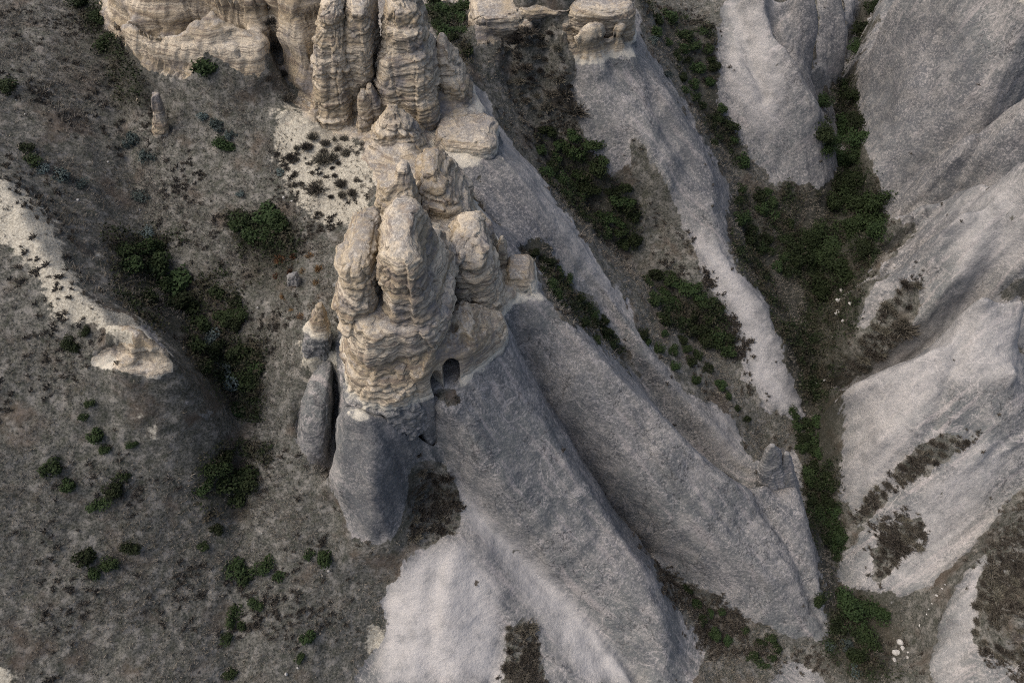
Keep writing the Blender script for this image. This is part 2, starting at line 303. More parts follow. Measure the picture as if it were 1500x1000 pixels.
for a in (([(1440,260),(1395,273),(1345,318),(1318,345)], 3.4, 0.9), ([(1424,262),(1436,212),(1470,160),(1515,130)], 3.4, 0.9), ([(1440,288),(1380,329),(1330,373),(1300,392)], 1.6, 0.7),
          ([(1240,560),(1300,542),(1368,494),(1420,437),(1440,414)], 3.0, 0.9), ([(1470,428),(1510,422)], 2.0, 0.8), ([(1140,10),(1168,72),(1204,152)], 3.0, 0.9), ([(1262,10),(1256,40),(1246,80)], 2.5, 0.8), ([(1160,5),(1180,60),(1206,140)], 1.5, 0.7),
          ([(482,560),(484,620),(482,680)], 2.2, 0.5), ([(1110,700),(1150,668)], 0.8, 0.5), ([(940,520),(1000,575),(1060,630)], 0.0, 0.5)):
    furrow(*a)

# vertex lattice: relaxed so that cliffs get more vertices, with a coarse skirt far beyond the frame
ext = np.cumsum(1.35**np.arange(12)*1.2)
vx = np.concatenate([gx[0]-ext[::-1], gx, gx[-1]+ext]); vy = np.concatenate([gy[0]-ext[::-1][-8:], gy, gy[-1]+ext])
X, Y = np.meshgrid(vx, vy)
for it in range(50):
    Z = hz(X, Y)
    ax = np.sqrt(np.diff(X, axis=1)**2+np.diff(Y, axis=1)**2+np.diff(Z, axis=1)**2)
    ay = np.sqrt(np.diff(X, axis=0)**2+np.diff(Y, axis=0)**2+np.diff(Z, axis=0)**2)
    wW, wE, wS, wN = ax[1:-1, :-1], ax[1:-1, 1:], ay[:-1, 1:-1], ay[1:, 1:-1]
    ws = wW+wE+wS+wN
    nX = (wW*X[1:-1, :-2]+wE*X[1:-1, 2:]+wS*X[:-2, 1:-1]+wN*X[2:, 1:-1])/ws
    nY = (wW*Y[1:-1, :-2]+wE*Y[1:-1, 2:]+wS*Y[:-2, 1:-1]+wN*Y[2:, 1:-1])/ws
    inn = ((X > GX0+1) & (X < GX1-1) & (Y > GY0+1) & (Y < GY1-1))[1:-1, 1:-1]
    X[1:-1, 1:-1] += np.where(inn, (nX-X[1:-1, 1:-1])*0.45, 0); Y[1:-1, 1:-1] += np.where(inn, (nY-Y[1:-1, 1:-1])*0.45, 0)
Z = hz(X, Y)
def grid_normals(X, Y, Z):
    du = np.stack([np.gradient(A, axis=1) for A in (X, Y, Z)], -1); dv = np.stack([np.gradient(A, axis=0) for A in (X, Y, Z)], -1)
    n = np.cross(du, dv); return n/np.linalg.norm(n, axis=-1, keepdims=True)

# ------------------------------------------------------------------ ground cover outlines, as seen on the photograph
SOIL = [
 [(-99,-99),(148,-99),(150,40),(182,62),(206,98),(240,113),(268,116),(288,92),(305,74),(330,90),(352,112),(380,108),(384,60),(412,62),(420,120),(430,150),(470,185),(505,205),(530,205),(545,255),(560,300),(546,330),(548,385),(500,395),(497,480),(492,560),(482,560),(470,548),(450,565),(437,610),(438,650),(470,686),(486,690),(492,735),(510,782),(540,800),(575,792),(590,755),(598,690),(630,670),(655,682),(672,720),(676,770),(650,782),(620,800),(585,825),(565,865),(560,920),(545,955),(520,1000),(520,1099),(-99,1099)],
 [(634,565),(672,565),(674,590),(640,598),(632,590)], [(620,345),(645,340),(660,380),(665,410),(690,440),(698,470),(670,470),(650,440),(640,400)],
 [(752,912),(766,906),(780,925),(786,955),(800,985),(790,1010),(730,1010),(742,975),(738,950)],
 [(606,0),(690,0),(695,60),(690,160),(640,60)], [(692,-50),(930,-50),(925,5),(860,8),(840,25),(800,30),(760,25),(700,30)],
 [(690,70),(720,70),(735,60),(765,75),(775,40),(795,32),(820,40),(836,90),(845,170),(880,240),(915,250),(925,200),(950,225),(990,300),(1008,345),(1034,405),(1068,465),(1085,540),(1098,565),(1120,600),(1165,610),(1190,640),(1195,700),(1165,668),(1130,655),(1105,690),(1092,690),(1085,630),(1050,590),(1010,580),(940,500),(920,465),(940,460),(890,400),(850,340),(790,260),(760,220),(735,200),(715,140),(690,100)],
 [(750,350),(790,355),(830,400),(880,450),(900,490),(945,545),(940,565),(905,530),(850,480),(800,440),(790,400),(760,385)],
 [(920,-50),(1062,-50),(1055,60),(1048,130),(1060,180),(1100,235),(1160,268),(1210,270),(1240,220),(1212,150),(1205,132),(1240,105),(1250,90),(1262,200),(1300,322),(1345,322),(1290,400),(1250,470),(1260,480),(1330,400),(1345,420),(1330,490),(1300,520),(1235,565),(1230,720),(1250,760),(1260,730),(1300,715),(1310,740),(1270,760),(1215,850),(1268,866),(1360,858),(1430,790),(1520,680),(1520,730),(1425,825),(1380,900),(1355,1010),(1230,1099),(1200,960),(1215,920),(1180,760),(1172,600),(1150,510),(1120,440),(1062,370),(1060,330),(1070,280),(1000,150),(940,60)],
 [(955,808),(1000,850),(1090,900),(1140,925),(1200,940),(1220,1000),(1180,970),(1150,965),(1120,1010),(1020,1010),(1030,930),(985,880),(962,840)],
 [(1360,640),(1430,640),(1390,670),(1330,700),(1300,720),(1310,690)], [(1330,760),(1350,740),(1360,770),(1340,790),(1310,830),(1285,850),(1275,800),(1300,785)], [(1455,430),(1500,400),(1520,420),(1500,440),(1475,440)],
 [(1232,112),(1250,88),(1282,25),(1300,-40),(1258,-40),(1250,40),(1246,75)],
 [(1500,760),(1520,800),(1500,1000),(1440,950),(1420,930),(1430,850),(1460,790)],
]
SAND = [ [(408,150),(520,205),(545,255),(532,318),(475,330),(430,285),(402,220)], [(-60,250),(15,262),(60,300),(90,370),(120,440),(200,470),(255,530),(240,548),(140,470),(80,470),(60,400),(-60,300)], [(440,500),(490,500),(490,560),(450,560)],
 [(-60,960),(20,985),(30,1040),(-60,1040)], [(170,570),(230,620),(240,680),(215,620)], [(555,870),(530,960),(560,960)] ]
DARK = [  [(100,0),(150,0),(180,70),(230,150),(190,160),(140,90)], [(160,360),(220,340),(270,420),(300,470),(380,500),(380,590),(320,590),(270,510),(180,430)], [(330,310),(440,330),(430,420),(370,420)], [(290,660),(380,690),(360,760),(290,740)],
 [(780,190),(870,210),(940,310),(930,370),(880,350),(800,270)], [(940,390),(1060,440),(1070,520),(960,470)], [(800,390),(940,540),(880,500),(800,430)], [(1180,140),(1250,110),(1300,330),(1240,460),(1150,400),(1160,300)], [(1150,600),(1195,620),(1235,800),(1215,840),(1170,650)], [(1210,860),(1300,880),(1300,1000),(1220,990)], [(600,-20),(670,0),(690,100),(650,50)], [(1232,112),(1250,88),(1290,5),(1290,-40),(1262,-40),(1250,40)], [(1060,280),(1150,280),(1200,130),(1300,330),(1260,450),(1235,560),(1230,740),(1215,860),(1320,870),(1310,1000),(1210,960),(1170,620),(1080,390)], [(940,0),(1040,40),(1100,260),(1060,240)] ]
PALE = [ [(560,870),(600,820),(672,790),(725,850),(735,1000),(560,1000)], [(655,690),(700,740),(790,830),(880,930),(940,1000),(860,1000),(740,830),(690,780)], [(1010,325),(1070,380),(1140,480),(1170,605),(1140,600),(1100,560),(1090,480),(1050,420)], [(1235,570),(1440,422),(1500,440),(1500,560),(1380,560),(1300,700),(1240,740)], [(1240,850),(1300,770),(1420,660),(1480,640),(1440,760),(1350,855)], [(1060,0),(1120,0),(1150,130),(1130,200),(1070,140)], [(1360,1000),(1430,830),(1480,780),(1440,920),(1400,1000)], [(1380,300),(1500,250),(1500,380),(1400,430)], [(690,100),(720,110),(800,240),(900,400),(940,465),(880,420),(780,280),(720,190)], [(1050,590),(1085,630),(1090,690),(1040,650)], [(1180,960),(1230,1000),(1160,1000)] ]
LICH_SHADE = [ [(1290,20),(1400,10),(1450,150),(1440,260),(1310,320),(1262,200),(1255,90)], [(1150,0),(1235,0),(1250,70),(1205,130),(1170,60)], [(640,240),(735,230),(850,370),(800,400),(740,380),(690,310)], [(930,80),(1000,160),(1062,260),(1050,330),(990,260)], [(495,600),(610,600),(600,700),(580,790),(520,780)], [(740,500),(800,570),(880,690),(950,800),(960,900),(900,780),(820,640)], [(1345,335),(1430,275),(1440,300),(1370,370),(1300,430)], [(1440,215),(1500,160),(1500,220),(1450,260)] ]  # darker steep faces and right flanks: lichen grey plus shade put into the colour
MW, MH, MO = 1620, 1120, 60
def raster(polys, nb):
    m = np.zeros((MH//2, MW//2)); yy, xx = np.mgrid[0:MH//2, 0:MW//2]; xx = xx*2-MO; yy = yy*2-MO
    for p in polys:
        ins = np.zeros(m.shape, bool)
        for (x0, y0), (x1, y1) in zip(p, p[1:]+p[:1]):
            if y0 == y1: continue
            ins ^= ((yy >= y0) != (yy >= y1)) & (xx < x0+(yy-y0)*(x1-x0)/(y1-y0))
        m[ins] = 1
    return blur(m, nb)
M_soil, M_sand, M_dark, M_pale = raster(SOIL, 34)*(1-raster([[(150,462),(225,480),(246,505),(260,548),(215,554),(178,540),(120,532),(150,510),(200,505),(190,490)]], 12)), raster(SAND, 60), raster(DARK, 60), np.maximum(0.55*raster(PALE, 50), raster([PALE[0], PALE[1], PALE[2]], 40))
def pick(m, px, py):
    return m[np.clip((py+MO)/2, 0, MH//2-1).astype(int), np.clip((px+MO)/2, 0, MW//2-1).astype(int)]
PXv, PYv, Dv = proj(X, Y, Z)
N0 = grid_normals(X, Y, Z)
# spots hidden behind a rock take their cover from their slope, not from the rock in front
bi = np.clip((PYv+MO)/4, 0, MH//4-1).astype(int); bj = np.clip((PXv+MO)/4, 0, MW//4-1).astype(int)
zbuf = np.full((MH//4, MW//4), 1e9); np.minimum.at(zbuf, (bi.ravel(), bj.ravel()), Dv.ravel())
hidden = (Dv > zbuf[bi, bj]+1.6) | (PXv < -60) | (PXv > 1560) | (PYv < -60) | (PYv > 1060)
soil = np.where(hidden, np.clip((N0[..., 2]-0.62)*6, 0, 1), pick(M_soil, PXv, PYv))
sand = np.where(hidden, 0, pick(M_sand, PXv, PYv)); dark = np.where(hidden, 0.3, pick(np.maximum(M_dark, 1.0*raster(LICH_SHADE, 60)), PXv, PYv)); pale = np.where(hidden, 0.3, pick(M_pale, PXv, PYv))
soil_s = soil.copy()
soil = np.clip((soil-0.5)*2.3+0.5+np.where((np.abs(PXv-636) < 52) & (np.abs(PYv-715) < 62), 0.2, 0.68)*fbm(X, Y, Z, 2.2, 5, 0.75), 0, 1)
# relief detail along the normals
tan_w = np.clip((Z-ZB+0.1)/0.5, 0, 1)*(1-soil)*np.clip((0.9-N0[..., 2])*4, 0, 1)
rock = 1-soil
tm = tan_w > 0.03
blk = np.zeros(X.shape); bv, be = blocks(X[tm]+0.3*fbm(X[tm], Y[tm], Z[tm], 1.5, 2), Y[tm], Z[tm], 1.5, 0.7); blk[tm] = 0.16*bv-0.14*np.clip(0.14-be, 0, 1)/0.14
d = tan_w*blk+rock*(0.20*(1-0.7*np.clip(pale*1.6-0.6, 0, 1))*fbm(X, Y, Z, 3.6, 3)+0.05*fbm(X, Y, Z, 0.9, 2)) + soil*(0.16*fbm(X, Y, Z, 2.4, 4, 0.6)) + tan_w*0.26*strat(Z+0.25*fbm(X, Y, Z, 4, 2)) 
def rill(dx, dy):
    n = math.hypot(dx, dy); dx, dy = dx/n, dy/n
    al = X*dx+Y*dy; ac = -X*dy+Y*dx
    return fbm(ac/1.3+0.3*fbm(X, Y, Z, 6, 2), al/11, Z*0+3, 1.0, 4, 0.6)
wr = np.clip((X-22-0.12*(Y-30))/4, 0, 1); wt = np.clip((Y-52)/6, 0, 1)*wr
rl = rill(0.82, -0.57)*(1-wr)+(rill(-0.85, -0.5)*(1-wt)+rill(0.25, -1)*wt)*wr
d = d+rock*(1-tan_w)*0.15*(1-0.75*np.clip(pale*1.2-0.3, 0, 1))*(rl-0.6*np.clip(0.25-np.abs(rl), 0, 1))
inner = ((X > GX0) & (X < GX1) & (Y > GY0) & (Y < GY1))
d = np.where(inner, d, 0)
X = X+N0[..., 0]*d; Y = Y+N0[..., 1]*d; Z = Z+N0[..., 2]*d
Z = np.where(inner, Z, Z+np.clip(np.hypot(np.clip(np.abs(X)-62, 0, None), np.clip(np.abs(Y-58)-54, 0, None))*0.12, 0, 14)*fbm(X, Y, Z*0, 40, 3))
N1 = grid_normals(X, Y, Z)

# ------------------------------------------------------------------ materials
class NT:
    def __init__(s, name):
        s.m = bpy.data.materials.new(name); s.m.use_nodes = True; s.t = s.m.node_tree; s.n = s.t.nodes; s.l = s.t.links
        s.bsdf = s.n['Principled BSDF']; s.bsdf.inputs['Specular IOR Level'].default_value = 0.15
        s.pos = s.n.new('ShaderNodeNewGeometry').outputs['Position']
    def put(s, sock, v):
        if isinstance(v, bpy.types.NodeSocket): s.l.new(v, sock)
        else: sock.default_value = v
    def math(s, op, a, b=0.0, c=0.0, clamp=False):
        n = s.n.new('ShaderNodeMath'); n.operation = op; n.use_clamp = clamp
        s.put(n.inputs[0], a); s.put(n.inputs[1], b); s.put(n.inputs[2], c); return n.outputs[0]
    def vec(s, scale, off=(0, 0, 0), v=None):
        n = s.n.new('ShaderNodeMapping'); n.inputs['Scale'].default_value = scale; n.inputs['Location'].default_value = off
        s.put(n.inputs[0], v or s.pos); return n.outputs[0]
    def noise(s, scale, v=None, detail=3, rough=0.55, col=False, dist=0.0):
        n = s.n.new('ShaderNodeTexNoise'); n.inputs['Scale'].default_value = scale; n.inputs['Detail'].default_value = detail
        n.inputs['Roughness'].default_value = rough; n.inputs['Distortion'].default_value = dist; s.put(n.inputs['Vector'], v or s.pos)
        return n.outputs['Color' if col else 'Fac']
    def vor(s, scale, v=None, out='Distance', feat='F1'):
        n = s.n.new('ShaderNodeTexVoronoi'); n.feature = feat; n.inputs['Scale'].default_value = scale; s.put(n.inputs['Vector'], v or s.pos); return n.outputs[out]
    def ramp(s, f, lo, hi, a=0.0, b=1.0):
        n = s.n.new('ShaderNodeMapRange'); n.interpolation_type = 'SMOOTHSTEP'
        s.put(n.inputs[0], f); n.inputs[1].default_value = lo; n.inputs[2].default_value = hi; n.inputs[3].default_value = a; n.inputs[4].default_value = b
        return n.outputs[0]
    def mix(s, f, a, b, mode='MIX'):
        n = s.n.new('ShaderNodeMix'); n.data_type = 'RGBA'; n.blend_type = mode; s.put(n.inputs[0], f)
        for k, v in ((6, a), (7, b)): s.put(n.inputs[k], v if isinstance(v, bpy.types.NodeSocket) else (*v, 1))
        return n.outputs[2]
    def attr(s, name):
        n = s.n.new('ShaderNodeAttribute'); n.attribute_name = name; return n.outputs['Fac']
    def sep(s, v=None):
        n = s.n.new('ShaderNodeSeparateXYZ'); s.put(n.inputs[0], v or s.pos); return n.outputs
    def bump(s, h, strength, dist):
        n = s.n.new('ShaderNodeBump'); n.inputs['Strength'].default_value = strength; n.inputs['Distance'].default_value = dist
        s.put(n.inputs['Height'], h); s.l.new(n.outputs[0], s.bsdf.inputs['Normal'])
    def done(s, col, rough=0.95):
        s.put(s.bsdf.inputs['Base Color'], col); s.put(s.bsdf.inputs['Roughness'], rough); return s.m

def terrain_material():
    k = NT('tuff_and_soil')
    z = k.sep()[2]
    big = k.noise(0.16, detail=3); mid = k.noise(0.75, detail=5, rough=0.7); fine = k.noise(4.5, detail=3, rough=0.75)
    def oriented(dx, dy):
        m = k.n.new('ShaderNodeMapping'); m.vector_type = 'TEXTURE'; m.inputs['Rotation'].default_value = (0, 0, math.atan2(dy, dx)); m.inputs['Scale'].default_value = (7.0, 0.55, 4.0)
        k.l.new(k.pos, m.inputs[0]); return k.noise(1.0, m.outputs[0], detail=3, rough=0.6, dist=0.15)
    right = k.ramp(k.sep()[0], 21, 27)
    mixf = k.n.new('ShaderNodeMix'); k.put(mixf.inputs[0], right); k.put(mixf.inputs[2], oriented(0.82, -0.57)); k.put(mixf.inputs[3], oriented(-0.85, -0.5)); streak = mixf.outputs[0]
    # grey tuff with lichen speckle
    a_pale = k.attr('pale')
    g = k.mix(k.ramp(big, 0.35, 0.68), (0.124, 0.131, 0.127), (0.186, 0.182, 0.172))
    g = k.mix(k.ramp(streak, 0.52, 0.64, 0, 0.85), g, (0.110, 0.113, 0.115)); g = k.mix(k.ramp(streak, 0.45, 0.34, 0, 0.75), g, (0.30, 0.275, 0.26))
    g = k.mix(k.ramp(mid, 0.50, 0.62, 0, 0.65), g, (0.262, 0.250, 0.232)); g = k.mix(k.ramp(mid, 0.46, 0.34, 0, 0.6), g, (0.088, 0.094, 0.098))
    vein = k.math('ABSOLUTE', k.math('SUBTRACT', k.noise(0.30, detail=4, rough=0.6, dist=0.8), 0.5)); g = k.mix(k.ramp(vein, 0.012, 0.0, 0, 0.55), g, (0.40, 0.37, 0.35))
    crack = k.math('ABSOLUTE', k.math('SUBTRACT', k.noise(0.22, k.vec((1, 1, 0.4), (31, 7, 3)), detail=5, rough=0.6), 0.5)); g = k.mix(k.ramp(crack, 0.008, 0.0, 0, 0.75), g, (0.05, 0.05, 0.05))
    g = k.mix(k.math('MULTIPLY', a_pale, k.ramp(mid, 0.25, 0.6, 0.45, 0.95)), g, (0.41, 0.395, 0.375))
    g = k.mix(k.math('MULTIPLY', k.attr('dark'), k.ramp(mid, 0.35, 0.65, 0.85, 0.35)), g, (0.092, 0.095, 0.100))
    spk = k.ramp(fine, 0.515, 0.585); spk2 = k.ramp(k.noise(6.5, detail=2, rough=0.7), 0.53, 0.61)
    g = k.mix(k.math('MULTIPLY', spk, k.math('SUBTRACT', k.ramp(big, 0.3, 0.6, 0.14, 0.42), k.math('MULTIPLY', a_pale, 0.3))), g, (0.43, 0.40, 0.375))
    g = k.mix(k.math('MULTIPLY', spk2, k.math('SUBTRACT', 0.34, k.math('MULTIPLY', a_pale, 0.3))), g, (0.075, 0.078, 0.085))
    # tan beds
    wob = k.math('MULTIPLY_ADD', k.noise(0.5, detail=3), 0.55, z)
    comb = k.n.new('ShaderNodeCombineXYZ'); xyz = k.sep()
    k.put(comb.inputs[0], k.math('MULTIPLY', xyz[0], 0.06)); k.put(comb.inputs[1], k.math('MULTIPLY', xyz[1], 0.06)); k.put(comb.inputs[2], wob)
    b1 = k.noise(1.1, comb.outputs[0], detail=2); b2 = k.noise(4.5, comb.outputs[0], detail=3, rough=0.6)
    t = k.mix(k.ramp(b1, 0.40, 0.60), (0.312, 0.255, 0.172), (0.500, 0.432, 0.325))
    t = k.mix(k.ramp(b2, 0.52, 0.66, 0, 0.6), t, (0.52, 0.46, 0.36))
    t = k.mix(k.ramp(b2, 0.45, 0.37, 0, 0.7), t, (0.17, 0.13, 0.10))
    t = k.mix(k.math('MULTIPLY', k.ramp(k.noise(0.33, detail=4, rough=0.6), 0.5, 0.64), k.ramp(mid, 0.4, 0.6, 0.2, 0.85)), t, (0.155, 0.150, 0.155))
    t = k.mix(k.ramp(k.noise(1.0, k.vec((2.2, 2.2, 0.25)), detail=4, rough=0.7), 0.56, 0.7, 0, 0.5), t, (0.17, 0.135, 0.10))
    t = k.mix(k.ramp(k.noise(11.0, comb.outputs[0], detail=2, rough=0.7), 0.46, 0.38, 0, 0.75), t, (0.15, 0.125, 0.10))
    t = k.mix(k.math('MULTIPLY', spk2, 0.35), t, (0.13, 0.11, 0.09))
    nz = k.sep(k.n['Geometry'].outputs['Normal'])[2]
    t = k.mix(k.math('MULTIPLY', k.ramp(nz, 0.6, 0.95), k.ramp(k.noise(1.4, detail=3, rough=0.7), 0.35, 0.62, 0.1, 0.8)), t, k.mix(spk, (0.20, 0.19, 0.175), (0.38, 0.36, 0.32)))
    # contact: pale rim, ragged
    zn = k.math('MULTIPLY_ADD', k.math('SUBTRACT', k.noise(1.3, detail=4, rough=0.65), 0.5), 1.6, z)
    f_tan = k.ramp(zn, ZB-0.12, ZB+0.12)
    rim = k.math('MULTIPLY', k.ramp(zn, ZB-0.35, ZB-0.05), k.ramp(zn, ZB+0.55, ZB+0.1))
    r = k.mix(f_tan, g, t); r = k.mix(k.math('MULTIPLY', rim, 0.8), r, (0.50, 0.47, 0.39))
    # soil, litter and sand
    gr1 = k.noise(7.0, detail=5, rough=0.75); gr2 = k.noise(1.6, detail=5, rough=0.65)
    s = k.mix(k.ramp(gr1, 0.35, 0.65), (0.034, 0.036, 0.030), (0.138, 0.134, 0.116))
    s = k.mix(k.ramp(gr2, 0.50, 0.64, 0, 0.7), s, (0.205, 0.195, 0.175)); s = k.mix(k.ramp(gr2, 0.46, 0.34, 0, 0.6), s, (0.034, 0.038, 0.026))
    s = k.mix(k.ramp(k.noise(0.35, detail=4), 0.52, 0.7, 0, 0.6), s, (0.085, 0.062, 0.045))
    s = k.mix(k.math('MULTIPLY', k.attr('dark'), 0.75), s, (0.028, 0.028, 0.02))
    f_sand = k.ramp(k.math('ADD', k.attr('sand'), k.math('MULTIPLY', k.math('SUBTRACT', gr2, 0.5), 1.8)), 0.30, 0.55)
    s = k.mix(f_sand, s, k.mix(k.ramp(gr1, 0.4, 0.62), (0.25, 0.23, 0.185), (0.43, 0.405, 0.33)))
    f_soil = k.ramp(k.math('ADD', k.attr('soil'), k.math('MULTIPLY', k.math('SUBTRACT', k.noise(3.5, detail=5, rough=0.7), 0.5), 0.9)), 0.42, 0.58)
    col = k.mix(f_soil, r, s)
    hgt = k.math('MULTIPLY_ADD', k.noise(5.0, detail=3, rough=0.7), 0.6, k.noise(1.0, detail=2))
    k.bump(hgt, 0.75, 0.16)
    return k.done(col)
MAT = terrain_material()
def leaf_mat(name, c0, c1):
    k = NT(name)
    inf = k.n.new('ShaderNodeObjectInfo')
    c = k.mix(k.noise(3.0, detail=2), c0, c1)
    hsv = k.n.new('ShaderNodeHueSaturation'); k.put(hsv.inputs['Color'], c)
    k.put(hsv.inputs['Value'], k.math('MULTIPLY_ADD', inf.outputs['Random'], 1.2, 0.6)); k.put(hsv.inputs['Hue'], k.math('MULTIPLY_ADD', inf.outputs['Random'], 0.04, 0.48))
    return k.done(hsv.outputs[0], 0.8)
M_GREEN = leaf_mat('green_leaves', (0.009, 0.015, 0.006), (0.024, 0.036, 0.012))
M_BLUE = leaf_mat('grey_green_leaves', (0.030, 0.044, 0.040), (0.085, 0.105, 0.100))
M_BROWN = leaf_mat('dry_twigs', (0.040, 0.037, 0.030), (0.11, 0.098, 0.078))
M_RUST = leaf_mat('rusty_leaves', (0.10, 0.055, 0.025), (0.17, 0.10, 0.05))
def plain(name, c0, c1, sc):
    k = NT(name); k.bump(k.noise(sc*2, detail=4), 0.5, 0.05); return k.done(k.mix(k.noise(sc, detail=4), c0, c1))
M_BARK = plain('bark', (0.06, 0.045, 0.035), (0.12, 0.10, 0.08), 6)
M_STONE = plain('pale_stone', (0.24, 0.23, 0.21), (0.52, 0.51, 0.48), 3)
def grass_mat():
    k = NT('dry_grass'); c = k.mix(k.noise(2.2, detail=5, rough=0.7), (0.055, 0.050, 0.041), (0.34, 0.31, 0.26))
    c = k.mix(k.ramp(k.noise(0.5, detail=4), 0.5, 0.7, 0, 0.6), c, (0.075, 0.068, 0.045)); return k.done(c, 0.9)
M_GRASS = grass_mat()

# ------------------------------------------------------------------ object helpers
def tag(o, label=None, cat=None, group=None, kind=None):
    for k, v in (('label', label), ('category', cat), ('group', group), ('kind', kind)):
        if v: o[k] = v
    return o
def mesh_np(name, co, quads, mat, smooth=True):
    me = bpy.data.meshes.new(name)
    n = quads.shape[1]
    me.vertices.add(len(co)); me.vertices.foreach_set('co', np.ascontiguousarray(co, np.float32).ravel())
    me.loops.add(quads.size); me.loops.foreach_set('vertex_index', np.ascontiguousarray(quads, np.int32).ravel())
    me.polygons.add(len(quads)); me.polygons.foreach_set('loop_start', np.arange(0, quads.size, n, dtype=np.int32))
    me.polygons.foreach_set('use_smooth', np.full(len(quads), smooth))
    me.update(calc_edges=True); me.materials.append(mat); return me
def link(name, me, parent=None):
    o = bpy.data.objects.new(name, me); C.objects.link(o); o.parent = parent; return o

# ------------------------------------------------------------------ split the relief into ground and named ridges
ny_, nx_ = X.shape
ids = np.arange(ny_*nx_).reshape(ny_, nx_)
Q = np.stack([ids[:-1, :-1], ids[:-1, 1:], ids[1:, 1:], ids[1:, :-1]], -1).reshape(-1, 4)
CO = np.stack([X, Y, Z], -1).reshape(-1, 3); NN = N1.reshape(-1, 3)
keys = list(RIDGE)
best = np.full((NY, NX), 1e9); own = np.zeros((NY, NX), int)
cs = 4
cgx, cgy = np.meshgrid(gx[::cs], gy[::cs]); cb = np.full(cgx.shape, 1e9); co_ = np.zeros(cgx.shape, int)
for i, kk in enumerate(keys):
    pts = ridge_pts[kk][::2]
    dmin = np.full(cgx.shape, 1e9)
    for p in pts: dmin = np.minimum(dmin, (cgx-p[0])**2+(cgy-p[1])**2)
    co_ = np.where(dmin < cb, i, co_); cb = np.minimum(cb, dmin)
fc = CO[Q].mean(1)
fi = np.clip(((fc[:, 0]-GX0)/DX/cs).round().astype(int), 0, co_.shape[1]-1); fj = np.clip(((fc[:, 1]-GY0)/DX/cs).round().astype(int), 0, co_.shape[0]-1)
fown = co_[fj, fi]
finn = inner.ravel()[Q].all(1)
fsoil = blur(soil_s, 6).ravel()[Q].mean(1)
ground = (fsoil > 0.5) | ~finn
oi = keys.index('outcrop'); om = (~ground & (fown == oi)).reshape(ny_-1, nx_-1)             # keep the outcrop one connected piece, stray bits are soil
c_ = ridge_pts['outcrop'].mean(0); oj = np.flatnonzero(om.ravel()); sd0 = oj[np.argmin(((fc[oj, :2]-c_[:2])**2).sum(1))]
gm = np.zeros_like(om); gm.ravel()[sd0] = True
for _ in range(400):
    g2 = gm.copy(); g2[1:] |= gm[:-1]; g2[:-1] |= gm[1:]; g2[:, 1:] |= gm[:, :-1]; g2[:, :-1] |= gm[:, 1:]; g2 &= om
    if (g2 == gm).all(): break
    gm = g2
ground |= (om & ~gm).ravel()
left = fc[:, 0] < np.interp(fc[:, 1], [0, 12, 20, 25, 32, 45, 60, 120], [-6, -6, -3.5, -7, -8, -9, -6, -4])
LABELS = {
 'spur_far': 'grey tuff spur with pinkish streak running down from the far tan cliff', 'spur_back': 'dark grey tuff spur below the flat ochre block, bushes on both sides',
 'spur_long': 'longest broad grey spur ending in a narrow wall above the valley', 'spur_arch': 'grey tuff spur falling away in front of the carved doorways',
 'nose': 'rounded grey rock nose under the great tan bastion', 'cone': 'pale pinkish ribbed cone of bare tuff below the brown hollow',
 'fin_behind': 'pinkish grey rock fin across the gully from the far spur', 'fin_narrow': 'narrow dark grey fin squeezed above the shaded cleft',
 'face_steep': 'big steep grey rock face with diagonal grooves across the cleft', 'boulder_rock': 'smooth rounded grey hump beside the steep grooved face',
 'fin_twin': 'two merged whaleback fins of grey tuff with a scrubby foot', 'fin_pale': 'pale fin with peaked crest and scrub patches over the valley',
 'slope_corner': 'pale bare slope speckled with dark scrub below the peaked fin', 'cliff_left': 'wavy tan cliff band of curved beds above the dry slope',
 'cliff_top': 'tan cliff band with rounded alcoves above the far grey spur', 'outcrop': 'low pale tan outcrop jutting from the dry grass hillside' }
def part_mesh(name, sel):
    q = Q[sel]; u, inv = np.unique(q, return_inverse=True)
    me = mesh_np(name, CO[u], inv.reshape(q.shape), MAT)
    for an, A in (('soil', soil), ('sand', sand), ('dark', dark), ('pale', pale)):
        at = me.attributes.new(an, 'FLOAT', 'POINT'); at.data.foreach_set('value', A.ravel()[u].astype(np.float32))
    me.normals_split_custom_set_from_vertices(NN[u])
    return me
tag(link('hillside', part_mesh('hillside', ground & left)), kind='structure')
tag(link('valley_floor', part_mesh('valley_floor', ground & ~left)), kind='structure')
for i, kk in enumerate(keys):
    sel = ~ground & (fown == i)
    if not sel.any(): continue
    nm = {'nose': 'rock_nose', 'cone': 'rock_cone', 'outcrop': 'rock_outcrop', 'cliff_left': 'rock_cliff', 'cliff_top': 'rock_cliff', 'face_steep': 'steep_cliff', 'slope_corner': 'rock_slope', 'boulder_rock': 'rock_hump'}.get(kk, 'rock_fin' if 'fin' in kk else 'rock_spur')
    tag(link(nm, part_mesh(nm, sel)), LABELS[kk], nm.replace('_', ' '))

